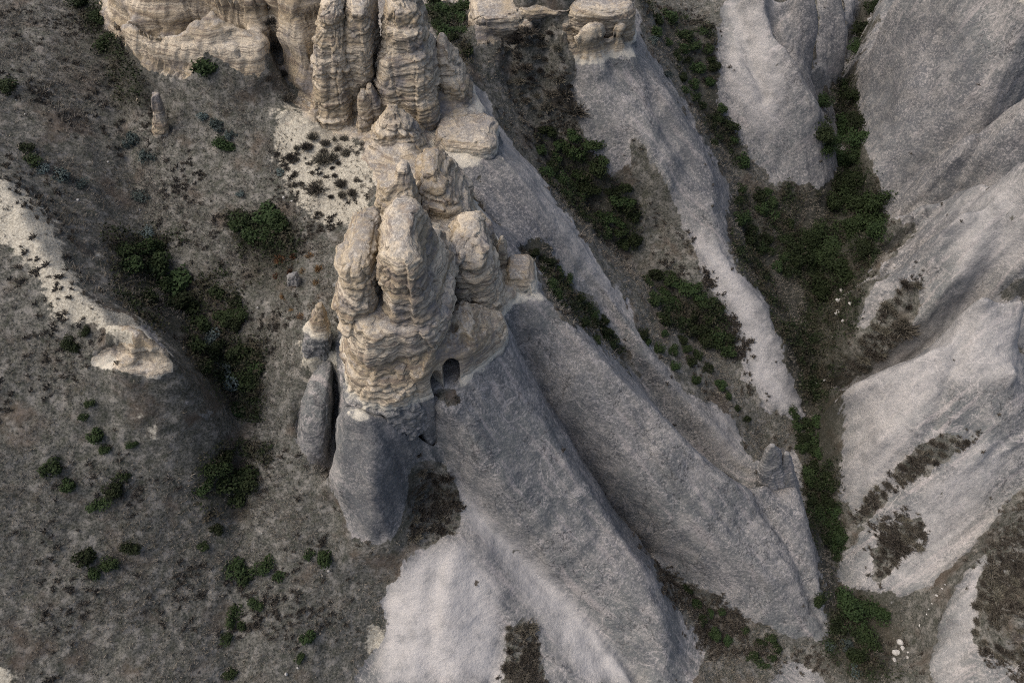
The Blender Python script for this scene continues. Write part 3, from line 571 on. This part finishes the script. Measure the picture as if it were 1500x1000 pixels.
# ------------------------------------------------------------------ tan towers, blocks and pinnacles
def loft(rr, ry, bz, seed, nu=120, rough=1.0, box=2.5, below=3.0, steps=True):
    rr = list(rr); zl, xl, yl, rl = rr[0]
    rr = [(zl-below, xl, yl, rl*1.08)]+rr
    zt = np.array([r[0] for r in rr]); top = zt[-1]; rt = rr[-1][3]
    nv = int((top-zt[0])/0.07)
    zz = np.linspace(zt[0], top, nv)
    xc, yc, rx = (np.interp(zz, zt, [r[k] for r in rr]) for k in (1, 2, 3))
    for A in (xc, yc, rx):
        for _ in range(3): A[1:-1] = (A[:-2]+2*A[1:-1]+A[2:])/4
    rmax = max(r[3] for r in rr)
    ryv = ry*(rx/rmax)**0.8
    # cap
    ncap = 12; ca = np.linspace(0, 1, ncap+1)[1:]
    hcap = min(0.5, rt*0.5) if box < 3.5 else 0.18
    zz = np.concatenate([zz, top+hcap*np.sin(ca*np.pi/2)]); sc = np.cos(ca*np.pi/2)*0.999+0.001
    xc = np.concatenate([xc, np.full(ncap, xc[-1])]); yc = np.concatenate([yc, np.full(ncap, yc[-1])])
    rx = np.concatenate([rx, rx[-1]*sc]); ryv = np.concatenate([ryv, ryv[-1]*sc])
    th = np.linspace(0, 2*np.pi, nu, endpoint=False)
    z2 = np.repeat(zz[:, None], nu, 1)
    bed = np.cumsum(np.r_[zz[0]-1, np.random.default_rng(5).uniform(0.15, 1.7, 60)])        # uneven bed thickness: risers and treads
    zw = z2+0.35*fbm(np.cos(th)[None]*1.5+z2*0, np.sin(th)[None]*1.5+seed*3.1+z2*0, z2*0.4, 1.0, 3)
    bi_ = np.clip(np.searchsorted(bed, zw)-1, 0, len(bed)-2); ff = (zw-bed[bi_])/(bed[bi_+1]-bed[bi_])
    sw = np.clip(0.55+0.6*fbm(np.cos(th)[None]*2+z2*0, np.sin(th)[None]*2+seed+z2*0, z2, 1.8, 2), 0.1, 0.9)
    zs = z2*(1-sw)+sw*(bed[bi_]+(bed[bi_+1]-bed[bi_])*np.clip(ff, 0, 1)**5-(zw-z2)); zs = np.where(z2 > top, z2, np.clip(zs, zz[0], top)) if steps else z2
    rx = np.interp(zs, zz, rx); ryv = np.interp(zs, zz, ryv); xc = np.interp(zs, zz, xc); yc = np.interp(zs, zz, yc)
    ct, st = np.cos(th), np.sin(th); pw = 2/box
    ct = np.sign(ct)*np.abs(ct)**pw; st = np.sign(st)*np.abs(st)**pw
    x = xc+rx*ct; y = yc+ryv*st; z = np.repeat(zz[:, None], nu, 1)
    k = np.clip(rx/1.2, 0.12, 1)
    o = seed*13.7
    wx, wz = 0.35*fbm(x, y+o, z, 1.6, 2), 0.18*fbm(x+o, y, z, 2.0, 2)
    b1, e1 = blocks(x+wx+o, y+wx, z+wz*0.5, 2.4, 0.8); b2, e2 = blocks(x+wx, y+o+wx, z+wz*0.3, 0.9, 0.3)
    b3, e3 = blocks(x+wx*0.6-o, y+wx*0.6, z*0.2, 1.9, 1.6)
    dd = 0.26*fbm(x+o, y, z*0.5, 2.8, 3, 0.5)+0.10*strat(z*0.8+0.5*fbm(x, y, z, 5, 2))*(0.3+1.1*np.clip(0.5+1.2*fbm(x-o, y, z, 2.5, 2), 0, 1))+0.15*b1-0.12*np.clip(0.08-e1, 0, 1)/0.08+0.05*b2-0.04*np.clip(0.10-e2, 0, 1)/0.10+0.06*fbm(x, y+o, z, 0.45, 3, 0.7)
    dd = dd+0.16*b3-0.22*np.clip(0.06-e3, 0, 1)/0.06*np.clip(0.4+2*fbm(x, y, z+o, 2.5, 2), 0, 1)+0.06*fbm(x+o, y+o, z*0.06, 0.7, 3, 0.65)
    dd = dd*k*rough
    x = x+dd*np.cos(th); y = y+dd*np.sin(th)
    z = z+0.06*k*fbm(x, y, z+o, 1.0, 2)
    return x, y, z
def loft_mesh(name, x, y, z):
    nv, nu = x.shape
    co = np.stack([x, y, z], -1).reshape(-1, 3)
    i = np.arange(nv*nu).reshape(nv, nu); a, b = i[:-1], i[1:]
    q = np.stack([a, np.roll(a, -1, 1), np.roll(b, -1, 1), b], -1).reshape(-1, 4)
    me = mesh_np(name, co, q, MAT)
    bm = bmesh.new(); bm.from_mesh(me); bm.verts.ensure_lookup_table()
    bm.faces.new([bm.verts[k] for k in reversed(range(nu))]); t = bm.faces.new([bm.verts[(nv-1)*nu+k] for k in range(nu)]); t.smooth = True
    bm.to_mesh(me); bm.free(); return me
for n, ((name, label, (bx, by, bz), ry, lean, rows), rr) in enumerate(zip(ROCKS, ROCKG)):
    x, y, z = loft(rr, ry, bz, n+1, nu=260 if 'bastion' in name else 160, rough=0.75 if 'ochre' in label and 'block' in label else 0.35 if 'smooth grey' in label else 0.6 if 'tooth' in label else 1.0, box=4.5 if 'ochre' in label and 'block' in label else 3.0, below=0.5 if 'dome' in name or 'buttress' in name else 3.0, steps=not ('ochre' in label and 'block' in label) and 'smooth' not in label and 'tooth' not in label)
    ro = tag(link(name, loft_mesh(name, x, y, z)), label, name.replace('_', ' '))
    if 'bastion' in name: bastion = ro

# ------------------------------------------------------------------ carved wall with two arched openings
def carved_wall():
    front = np.array([P(*q, 24.8) for q in ((598,560),(604,585),(618,592),(634,580),(646,566),(662,561),(684,556),(700,545),(720,530),(741,512),(748,494),(742,482))])[:, :2]
    seg = np.r_[0, np.cumsum(np.hypot(*np.diff(front, axis=0).T))]
    t = np.linspace(0, seg[-1], 120); fx, fy = np.interp(t, seg, front[:, 0]), np.interp(t, seg, front[:, 1])
    for A in (fx, fy):
        for _ in range(12): A[1:-1] = (A[:-2]+2*A[1:-1]+A[2:])/4
    bxs = np.linspace(fx[-1], fx[0], 40)[1:-1]; bys = np.linspace(fy[-1]+0.3, 30.2, 38)
    px = np.r_[fx, bxs]; py = np.r_[fy, bys]; cx = px*0.55-1.6; cy = 28.4+0*px
    prof = [(18.5,0),(24,0.0),(26,.03),(27.4,.06),(27.9,.14),(28.2,.3),(28.45,.5),(28.7,.75),(28.8,.97)]
    zz = np.linspace(18.5, 28.8, 140); k = np.interp(zz, [p[0] for p in prof], [p[1] for p in prof])[:, None]
    x = px+(cx-px)*k; y = py+(cy-py)*k
    top = np.interp(x, [P(640,540,26)[0], P(690,520,26)[0], P(742,500,26)[0]], [1.0, 0.93, 0.70])
    z = 18.5+(np.repeat(zz[:, None], len(px), 1)-18.5)*(1-(1-top)*0.72)
    z = z+0.7*np.clip(k*5, 0, 1)*fbm(x, y, z*0, 1.3, 4, 0.6)
    dd = 0.18*fbm(x, y, z*0.5, 2.0, 4)+0.07*strat(z)+0.07*fbm(x, y, z*0.1, .8, 3)
    return x, y-dd, z
x, y, z = carved_wall()
wall = link('rock_wall', loft_mesh('rock_wall', x, y, z))
tag(wall, 'tan cliff wall carved with two arched doorways beside the bastion', 'rock wall')
def arch_cutter(px, py, zf, w, h, ang, depth):
    c = P(px, py, zf); bm = bmesh.new(); n = 14
    pts = [(-w/2, -0.3), (w/2, -0.3)]+[(w/2*math.cos(a), h-w*0.85+w*0.85*math.sin(a)) for a in np.linspace(0, math.pi, n)]
    ca, sa = math.cos(ang), math.sin(ang); rings = []
    for dpt in (-2.2, depth):
        rings.append([bm.verts.new((c[0]+u*ca-dpt*sa, c[1]+u*sa+dpt*ca, zf+v)) for u, v in pts])
    bm.faces.new(rings[0]); bm.faces.new(list(reversed(rings[1])))
    m = len(pts)
    for i in range(m): bm.faces.new([rings[0][i], rings[1][i], rings[1][(i+1) % m], rings[0][(i+1) % m]])
    bmesh.ops.recalc_face_normals(bm, faces=bm.faces)
    me = bpy.data.meshes.new('cutter'); me.materials.append(MAT); bm.to_mesh(me); bm.free(); return link('cutter', me)
cuts = [arch_cutter(663,561,24.5,1.05,2.7,R(4),2.2), arch_cutter(640,574,24.4,0.9,2.3,R(48),1.7)]
for body in (wall, bastion):
    for cobj in cuts:
        md = body.modifiers.new('cut', 'BOOLEAN'); md.operation = 'DIFFERENCE'; md.object = cobj; md.solver = 'EXACT'
    dg = bpy.context.evaluated_depsgraph_get()
    nme = bpy.data.meshes.new_from_object(body.evaluated_get(dg)); body.modifiers.clear(); body.data = nme
for cobj in cuts: bpy.data.objects.remove(cobj)

# ------------------------------------------------------------------ vegetation and loose stones
def tri_mesh(name, V, F, mats, mi=None):
    me = mesh_np(name, V, F, mats[0], smooth=False)
    for m in mats[1:]: me.materials.append(m)
    if mi is not None: me.polygons.foreach_set('material_index', mi.astype(np.int32))
    return me
def foliage(name, n, mat, seed, leaf=0.13, flat=0.75, lobes=7):
    """unit-radius crown: leaf faces spread through several uneven clumps"""
    r = np.random.default_rng(seed)
    lc = r.normal(size=(lobes, 3)); lc /= np.linalg.norm(lc, axis=1)[:, None]; lc *= r.uniform(0.25, 0.72, (lobes, 1)); lc[:, 2] = np.abs(lc[:, 2])*flat+0.15
    lr = r.uniform(0.25, 0.5, lobes)
    k = r.integers(0, lobes, n)
    dv = r.normal(size=(n, 3)); dv /= np.linalg.norm(dv, axis=1)[:, None]
    c = lc[k]+dv*(lr[k]*r.uniform(0.45, 1.08, n)**0.6)[:, None]; c[:, 2] = np.maximum(c[:, 2], 0.02)
    nrm = dv+r.normal(size=(n, 3))*0.7+np.array([0, 0, 0.5]); nrm /= np.linalg.norm(nrm, axis=1)[:, None]
    a = np.cross(nrm, r.normal(size=(n, 3))); a /= np.linalg.norm(a, axis=1)[:, None]; b = np.cross(nrm, a)
    sz = (leaf*r.uniform(0.55, 1.3, n))[:, None]
    V = np.stack([c-a*sz*0.9, c+b*sz*0.5, c+a*sz*1.1, c-b*sz*0.5], 1).reshape(-1, 3)
    return tri_mesh(name, V, np.arange(4*n).reshape(-1, 4), [mat])
def twigs(name, n, mat, seed, w=0.02, up=0.6):
    r = np.random.default_rng(seed)
    dv = r.normal(size=(n, 3)); dv[:, 2] = np.abs(dv[:, 2])*up+0.25; dv /= np.linalg.norm(dv, axis=1)[:, None]
    b0 = r.normal(size=(n, 3))*0.16; b0[:, 2] = 0
    e = b0+dv*r.uniform(0.45, 1.0, (n, 1)); sd_ = np.cross(dv, r.normal(size=(n, 3))); sd_ /= np.linalg.norm(sd_, axis=1)[:, None]
    m = b0+(e-b0)*0.55+r.normal(size=(n, 3))*0.06
    V = np.stack([b0-sd_*w, b0+sd_*w, m+sd_*w*1.6, e, m-sd_*w*1.6], 1).reshape(-1, 3)
    F = np.concatenate([np.arange(5*n).reshape(-1, 5)]); return tri_mesh(name, V, F, [mat])
def stems(name, seed):
    r = random.Random(seed); bm = bmesh.new()
    for i in range(4):
        a = r.random()*6.28; tip = Vector((math.cos(a)*0.45, math.sin(a)*0.45, 0.6)); base = Vector((math.cos(a)*0.05, math.sin(a)*0.05, -0.25))
        rings = []
        for t, w in ((0, 0.05), (0.5, 0.035), (1, 0.015)):
            c = base.lerp(tip, t)+Vector((0, 0, 0.12*math.sin(t*3)))
            rings.append([bm.verts.new(c+Vector((math.cos(q)*w, math.sin(q)*w, 0))) for q in (0, 1.57, 3.14, 4.71)])
        for A, B in zip(rings, rings[1:]):
            for j in range(4): bm.faces.new([A[j], A[(j+1) % 4], B[(j+1) % 4], B[j]])
    me = bpy.data.meshes.new(name); me.materials.append(M_BARK); bm.to_mesh(me); bm.free(); return me
FOL = {'green': [foliage('foliage', 900, M_GREEN, 10+i, 0.105, 0.6, 8+i) for i in range(4)],
       'tree': [foliage('crown', 2600, M_GREEN, 30+i, 0.068, 0.8, 14+i) for i in range(3)],
       'blue': [foliage('foliage', 800, M_BLUE, 20+i, 0.10, 0.6, 7+i) for i in range(3)],
       'brown': [twigs('twig_tangle', 420, M_BROWN, 40+i) for i in range(4)],
       'rust': [twigs('twig_tangle', 300, M_RUST, 50+i, 0.03) for i in range(2)]}
STEM = stems('stem', 3)
def plant(kind, px, py, rpx, label, group, name, cat, q=None):
    h = hit(px, py)[0] if q is None else q
    r = rpx*h[3]/FPX*(math.exp(rng.normal(0, 0.35)) if kind == 'brown' else 1)
    me = FOL[kind][rng.integers(len(FOL[kind]))]
    root = link(name, me if kind in ('brown', 'rust') else None); root.location = (h[0], h[1], h[2]-0.08*r); root.rotation_euler = (0, 0, rng.random()*6.28)
    if kind == 'green': r *= 1.22
    root.scale = (r*rng.uniform(.85, 1.2), r*rng.uniform(.85, 1.2), r*rng.uniform(.7, 1.1))
    if kind in ('green', 'blue', 'tree'):
        link('crown' if kind == 'tree' else 'foliage', me, root); link('trunk' if kind == 'tree' else 'stem', STEM, root)
    return tag(root, label, cat, group)
GREEN = [((120,8,14),(160,65,16),(145,28,15),(40,222,15),(15,130,17),(330,215,16),(45,240,15)), ((390,320,23),(368,345,24),(412,330,19),(350,330,16),(395,350,17)),
 ((210,370,22),(230,400,28),(262,420,26),(190,395,20),(250,448,24),(215,440,18),(290,480,22),(275,455,18),(240,425,20),(310,520,18),(330,470,18),(355,520,18),(285,510,20),(345,480,16),(300,540,16),(360,560,18),(350,600,16),(375,540,14),(180,370,16),(230,365,16),(345,445,14),(320,430,14),(355,460,14)),
 ((105,507,14),(125,487,10),(132,590,9),(125,612,10),(140,642,14),(155,660,10),(195,655,9)), ((340,705,28),(318,690,22),(365,700,20),(350,735,18),(300,715,16),(330,670,16)),
 ((80,690,18),(165,720,17),(150,740,14),(100,715,14),(185,700,12)), ((130,822,17),(160,826,15),(190,800,16),(140,840,12)), ((340,835,18),(360,842,16),(388,830,16),(412,845,12),(345,902,15),(375,882,12),(328,935,12),(355,915,11),(320,780,12),(300,800,10)), ((475,815,18),(455,812,12)), ((450,935,13),(335,988,12),(440,965,10))]
GLAB = ['small green shrub on the dry slope left of the wavy cliff', 'dark green shrub in the clump on the dry slope below the pale sand', 'dark green shrub in the big thicket above the low outcrop', 'small green shrub in the dry grass around the low outcrop',
 'dark green shrub in the clump left of the grey nose', 'dull green shrub scattered in the dry grass below the outcrop', 'dark green shrub in the little clump far down the open grass', 'dark green shrub in the row on the slope facing the pale cone', 'dark green shrub at the foot of the grey nose', 'dark low shrub on the grass beside the pale cone']
for grp, lab in zip(GREEN, GLAB):
    for (px, py, r) in grp: plant('green', px, py, r, lab, lab.replace('shrub', 'shrubs', 1), 'green_shrub', 'shrub')
plant('green', 305, 108, 20, 'bright green rounded bush tucked into the bay of the wavy cliff', None, 'green_bush', 'bush')
for (px, py, r) in ((215,230,18),(195,210,20),(206,287,18),(90,265,20),(116,272,17),(62,250,15),(215,345,18),(305,497,20),(336,562,24),(325,540,16),(318,190,16),(340,205,14),(300,175,12),(352,285,9),(410,255,10)):
    plant('blue', px, py, r, 'grey green shrub on the dry hillside left of the towers', 'grey green shrubs on the hillside', 'grey_shrub', 'shrub')
def scatter(poly, n, gap):
    xs = [p[0] for p in poly]; ys = [p[1] for p in poly]; out = []
    for _ in range(n*60):
        x, y = rng.uniform(min(xs), max(xs)), rng.uniform(min(ys), max(ys))
        if inpoly(np.array(x), np.array(y), poly) and all((x-a)**2+(y-b)**2 > gap*gap for a, b in out): out.append((x, y))
        if len(out) >= n: break
    return out
THICK = [ ('dark green shrub packed in the gully between the far spur and back spur', DARK[4], 34, 12, (11, 18)), ('dark green shrub on the brown lower flank of the far spur', DARK[5], 22, 13, (10, 17)),
 ('dark green shrub in the narrow gully behind the long spur', [(765,365),(800,375),(870,450),(930,540),(880,505),(800,430)], 24, 10, (8, 13)),
 ('dark green shrub in the valley beside the broken rock tooth', DARK[8], 26, 12, (10, 17)), ('dark green shrub behind the tallest tan tower', [(612,0),(680,0),(690,90),(660,60),(635,40)], 12, 12, (10, 16)),
 ('dark green shrub on the slope between far spur and pinkish fin', [(940,20),(1040,40),(1045,130),(1090,240),(1060,240),(990,120)], 26, 12, (8, 15)),
 ('small green shrub below the foot of the pinkish fin', [(1075,270),(1150,280),(1160,400),(1110,410),(1070,340)], 18, 14, (9, 16)),
 ('green shrub in the brown gully below the long spur', [(990,850),(1080,905),(1150,940),(1120,980),(1040,930)], 14, 14, (7, 12)), ('small green shrub on the lower back spur flank', [(930,480),(1000,490),(1060,560),(1100,620),(1040,570),(960,520)], 16, 13, (7, 12)) ]
for lab, poly, n, gap, (r0, r1) in THICK:
    for (px, py) in scatter(poly, n, gap): plant('green', px, py, rng.uniform(r0, r1), lab, lab.replace('shrub', 'shrubs', 1), 'green_shrub', 'shrub')
for (px, py) in scatter([(1185,150),(1240,110),(1258,30),(1280,-10),(1285,5),(1252,95),(1245,120),(1262,210),(1295,325),(1260,400),(1200,430),(1160,370),(1190,300),(1225,250)], 30, 20):
    cl = py < 165
    plant('tree', px, py, rng.uniform(20, 30)*(0.75 if cl else 1), 'dark leafy small tree squeezed into the narrow cleft beside the steep face' if cl else 'dark leafy small tree crowding the valley bottom below the steep face', 'small trees in the narrow cleft' if cl else 'small trees in the valley bottom', 'small_tree', 'tree')
for (px, py, r) in ((1235,890,30),(1280,895,22),(1225,915,20),(1265,935,26),(1250,965,22),(1200,880,16)):
    plant('tree', px, py, r, 'green small tree at the foot of the long spur by white stones', 'small trees at the foot of the long spur', 'small_tree', 'tree')
for (px, py, r) in ((1240,945,14),(1255,985,14),(1215,945,12),(955,62,12),(965,30,10),(975,110,10)):
    plant('blue', px, py, r, 'grey green shrub growing in the shaded valley', 'grey green shrubs in the valley', 'grey_shrub', 'shrub')
# dry brown bushes
BR = [((405,75,13),(415,110,14),(395,120,13),(420,145,15),(400,50,10)), [(x, y, 9) for x, y in scatter([(610,700),(630,680),(655,695),(670,740),(650,775),(600,790)], 30, 12)], [(x, y, 9) for x, y in scatter([(745,920),(760,908),(783,920),(788,990),(740,995)], 18, 12)],
 [(x, y, rng.uniform(6, 10)) for x, y in scatter([(430,170),(520,210),(540,270),(470,330),(420,260)], 30, 9)], [(x, y, rng.uniform(7, 11)) for x, y in scatter([(1310,690),(1370,645),(1425,645),(1390,670),(1340,700),(1260,760),(1262,735)], 28, 13)],
 [(x, y, rng.uniform(7, 12)) for x, y in scatter([(1280,770),(1350,740),(1360,790),(1330,810),(1290,850)], 22, 14)], [(x, y, rng.uniform(6, 11)) for x, y in scatter([(1455,790),(1500,760),(1500,980),(1430,950),(1425,900)], 50, 13)],
 [(x, y, rng.uniform(7, 12)) for x, y in scatter([(1260,500),(1330,410),(1345,420),(1320,500),(1250,550)], 30, 13)], [(x, y, rng.uniform(6, 10)) for x, y in scatter([(640,395),(660,400),(690,450),(690,468),(660,440)], 12, 10)], [(x, y, rng.uniform(7, 11)) for x, y in scatter([(740,70),(800,45),(830,90),(845,180),(790,170),(745,130)], 34, 14)]]
BRL = ['dark dry bush in the cleft at the end of the wavy cliff', 'brown dry bush filling the rounded hollow above the pale cone', 'brown dry bush in the small hollow on the pale cone', 'small dark dry bush dotting the pale sand slope', 'dry dark bush in the band across the peaked pale fin', 'dry dark bush on the rounded foot of the peaked fin',
 'dark dry bush speckling the pale bare slope', 'dry brown bush at the scrubby foot of the whaleback fins', 'brown dry bush in the pocket between the tan towers', 'dry brown bush in the alcoves under the far tan cliff']
for grp, lab in zip(BR, BRL):
    for (px, py, r) in grp: plant('brown', px, py, r, lab, lab.replace('bush', 'bushes', 1), 'dry_bush', 'bush')
for (px, py) in scatter([(400,380),(470,370),(480,440),(450,480),(410,440)], 16, 18):
    plant('rust', px, py, rng.uniform(6, 10), 'rust coloured low bush on the slope left of the bastion', 'rusty bushes left of the bastion', 'rusty_bush', 'bush')
# white stones
def stone_mesh(seed):
    r = np.random.default_rng(seed); bm = bmesh.new(); bmesh.ops.create_icosphere(bm, subdivisions=2, radius=1)
    ax = r.uniform(0.6, 1.2, 3)
    pl = r.normal(size=(7, 3)); pl /= np.linalg.norm(pl, axis=1)[:, None]
    for v in bm.verts:
        c = np.array(v.co)
        for n_ in pl:
            e = c@n_-0.68
            if e > 0: c = c-n_*e*0.85
        v.co = Vector(c*ax)
    me = bpy.data.meshes.new('stone'); me.materials.append(M_STONE); bm.to_mesh(me); bm.free(); return me
STN = [stone_mesh(i) for i in range(4)]
for pts, lab in ((((37,168,2),(115,295,3),(148,309,2),(205,308,2),(243,330,1.6),(45,146,1.8),(95,210,2),(160,240,3),(90,265,1.5),(25,150,1.6),(70,60,2)), 'small white stone lying in dry grass near the sandy track'),
   (((417,293,4.5),(428,296,3.5),(378,452,3),(345,540,2.2),(340,537,1.8),(417,755,2.6),(412,762,2),(385,782,2.4),(406,790,1.6),(482,837,4),(473,845,2),(420,988,4),(436,978,2)), 'white stone on the scrubby slope left of the grey nose'),
   (((1228,440,6),(1238,415,5),(1227,458,6),(1244,448,5),(1232,425,4),(1234,470,4),(1195,563,4),(1206,558,4),(1202,570,3)), 'pale stone in the dark streambed between the fins'),
   (((1316,942,9),(1313,956,7),(1322,950,5),(1328,963,4),(1336,942,4),(1310,966,4),(1330,955,3),(1345,918,4),(1340,930,2.4),(1332,938,2.4)), 'bright white stone in the heap on the lower valley floor'),
   (((1365,884,2.6),(1360,892,2.2),(1372,872,2.6),(1378,863,2.2),(1356,900,2),(1384,856,2)), 'small white stone in the line beside the pale bare slope')):
    for (px, py, r) in pts:
        h = hit(px, py)[0]; o = link('white_stone', STN[rng.integers(4)]); k = r*h[3]/FPX*0.85
        o.location = (h[0], h[1], h[2]+k*0.05); o.scale = (k, k, k*0.8); o.rotation_euler = (0, 0, rng.random()*6.28)
        tag(o, lab, 'stone', lab.replace('stone', 'stones', 1))
# leafy undergrowth: low mixed cover on the gully floors, one mass
UG = DARK+[[(1080,300),(1260,330),(1240,480),(1225,560),(1228,760),(1215,860),(1180,760),(1175,600),(1150,480)], [(150,330),(300,340),(390,500),(380,620),(330,610),(270,520),(170,440)], [(300,650),(400,650),(390,760),(300,760)]]
um = np.zeros(X.size, bool)
for p in UG: um |= inpoly(PXv.ravel(), PYv.ravel(), p)
um &= (soil.ravel() > 0.6) & inner.ravel()
ui = np.flatnonzero(um); uw = np.clip(fbm(CO[ui, 0], CO[ui, 1]+30, CO[ui, 2], 3.0, 4, 0.6)+0.30, 0, 1)+1e-4
NU_, nl = 10500, 8
ch = rng.choice(ui, NU_, p=uw/uw.sum())
cc = CO[ch][:, None]+rng.normal(size=(NU_, nl, 3))*np.array([0.26, 0.26, 0.0])+np.array([0, 0, 1.0])*rng.uniform(0.0, 0.5, (NU_, nl, 1))
nr = rng.normal(size=(NU_, nl, 3))+np.array([0, 0, 0.8]); nr /= np.linalg.norm(nr, axis=-1, keepdims=True)
la = np.cross(nr, rng.normal(size=(NU_, nl, 3))); la /= np.linalg.norm(la, axis=-1, keepdims=True); lb = np.cross(nr, la); ls = rng.uniform(0.05, 0.14, (NU_, nl, 1))
V = np.stack([cc-la*ls, cc+lb*ls*0.55, cc+la*ls*1.2, cc-lb*ls*0.55], 2).reshape(-1, 3)
k_ = NT('undergrowth_leaves'); M_UNDER = k_.done(k_.mix(k_.ramp(k_.noise(0.9, detail=4), 0.42, 0.62), k_.mix(k_.noise(6, detail=2), (0.010, 0.016, 0.007), (0.026, 0.037, 0.015)), (0.045, 0.040, 0.028)), 0.85)
tag(link('undergrowth', tri_mesh('undergrowth', V, np.arange(len(V)).reshape(-1, 4), [M_UNDER])), 'dark low undergrowth covering the gully floors', 'undergrowth', kind='stuff')
# dry grass: tufts on the soil, one mass
area_ok = (soil > 0.62) & inner & (PXv > -80) & (PXv < 1580) & (PYv > -80) & (PYv < 1080) & (N1[..., 2] > 0.35)
vi = np.flatnonzero(area_ok.ravel())
wgt = (1-0.85*sand.ravel()[vi])*np.where(PXv.ravel()[vi] < 600, 1.0, 0.75)*np.clip(0.55+0.6*fbm(CO[vi, 0], CO[vi, 1], CO[vi, 2], 3, 3), 0.05, 1.5)
NT_ = 62000
ch = rng.choice(vi, NT_, p=wgt/wgt.sum())
base = CO[ch]+rng.normal(size=(NT_, 3))*np.array([0.09, 0.09, 0]); nb = 6
tl = rng.uniform(0.12, 0.36, NT_)*(1+0.5*fbm(base[:, 0], base[:, 1], base[:, 2], 2.5, 2))
dv = rng.normal(size=(NT_, nb, 3)); dv[..., 2] = np.abs(dv[..., 2])*0.6+0.35; dv /= np.linalg.norm(dv, axis=-1, keepdims=True)
dv = dv+NN[ch][:, None]*0.35
tip = base[:, None]+dv*(tl[:, None]*rng.uniform(0.6, 1.1, (NT_, nb)))[..., None]
sdv = np.cross(dv, rng.normal(size=(NT_, nb, 3))); sdv /= np.linalg.norm(sdv, axis=-1, keepdims=True)
bb = np.repeat((base-NN[ch]*0.04)[:, None], nb, 1)+rng.normal(size=(NT_, nb, 3))*0.025
V = np.stack([bb-sdv*0.018, bb+sdv*0.018, tip], 2).reshape(-1, 3)
tag(link('dry_grass', tri_mesh('dry_grass', V, np.arange(len(V)).reshape(-1, 3), [M_GRASS])), 'grey brown dry grass and stubble covering the slopes', 'grass', kind='stuff')
# low dark scrub
NS = 4200
ch = rng.choice(vi, NS, p=(lambda w: w/w.sum())(np.clip(fbm(CO[vi, 0]+40, CO[vi, 1], CO[vi, 2], 4, 4)+0.25, 0.0, 1)**2+1e-4))
PATCH = BR_POLY = [[(610,700),(630,680),(655,695),(670,740),(650,775),(600,790)], [(745,920),(760,908),(783,920),(788,990),(740,995)], [(1310,690),(1370,645),(1425,645),(1390,670),(1340,700),(1260,760),(1262,735)], [(1280,770),(1350,740),(1360,790),(1330,810),(1290,850)], [(1450,790),(1500,755),(1500,985),(1430,955),(1420,900)], [(1260,500),(1330,410),(1345,420),(1320,500),(1250,550)], [(960,815),(1090,905),(1150,960),(1040,960),(985,880)], [(740,70),(800,45),(830,90),(850,200),(920,290),(780,200)], [(950,290),(1010,360),(1100,500),(1090,560),(980,420)]]
av = np.flatnonzero(inner.ravel() & ~hidden.ravel()); pm = np.zeros(len(av))
for p in PATCH:
    c = np.mean(p, axis=0)
    for g_, w_ in ((1.0, 1.0), (1.22, 0.35), (1.5, 0.10)): pm += w_*inpoly(PXv.ravel()[av], PYv.ravel()[av], [tuple(c+(np.array(q)-c)*g_) for q in p])
pm *= np.clip(0.4+fbm(CO[av, 0], CO[av, 1], CO[av, 2]+9, 1.6, 3), 0, 1)
pm += 0.0014*(PXv.ravel()[av] > 740)*(N1[..., 2].ravel()[av] > 0.5)
ch = np.concatenate([ch, rng.choice(av, 2800, p=pm/pm.sum())]); NS = len(ch)
tw = twigs('tw', 22, M_BROWN, 77, 0.06); tv = np.empty(len(tw.vertices)*3, np.float32); tw.vertices.foreach_get('co', tv); tv = tv.reshape(-1, 3)
ang = rng.uniform(0, 6.28, NS); sc = rng.uniform(0.14, 0.42, NS)
ca, sa = np.cos(ang)[:, None], np.sin(ang)[:, None]
V = np.stack([tv[:, 0]*ca-tv[:, 1]*sa, tv[:, 0]*sa+tv[:, 1]*ca, np.repeat(tv[None, :, 2], NS, 0)], -1)*sc[:, None, None]+CO[ch][:, None]
tag(link('low_scrub', tri_mesh('low_scrub', V.reshape(-1, 3), np.arange(V.shape[0]*V.shape[1]).reshape(-1, 5), [M_BROWN])), 'low dark scrub tufts strewn over the soil', 'scrub', kind='stuff')
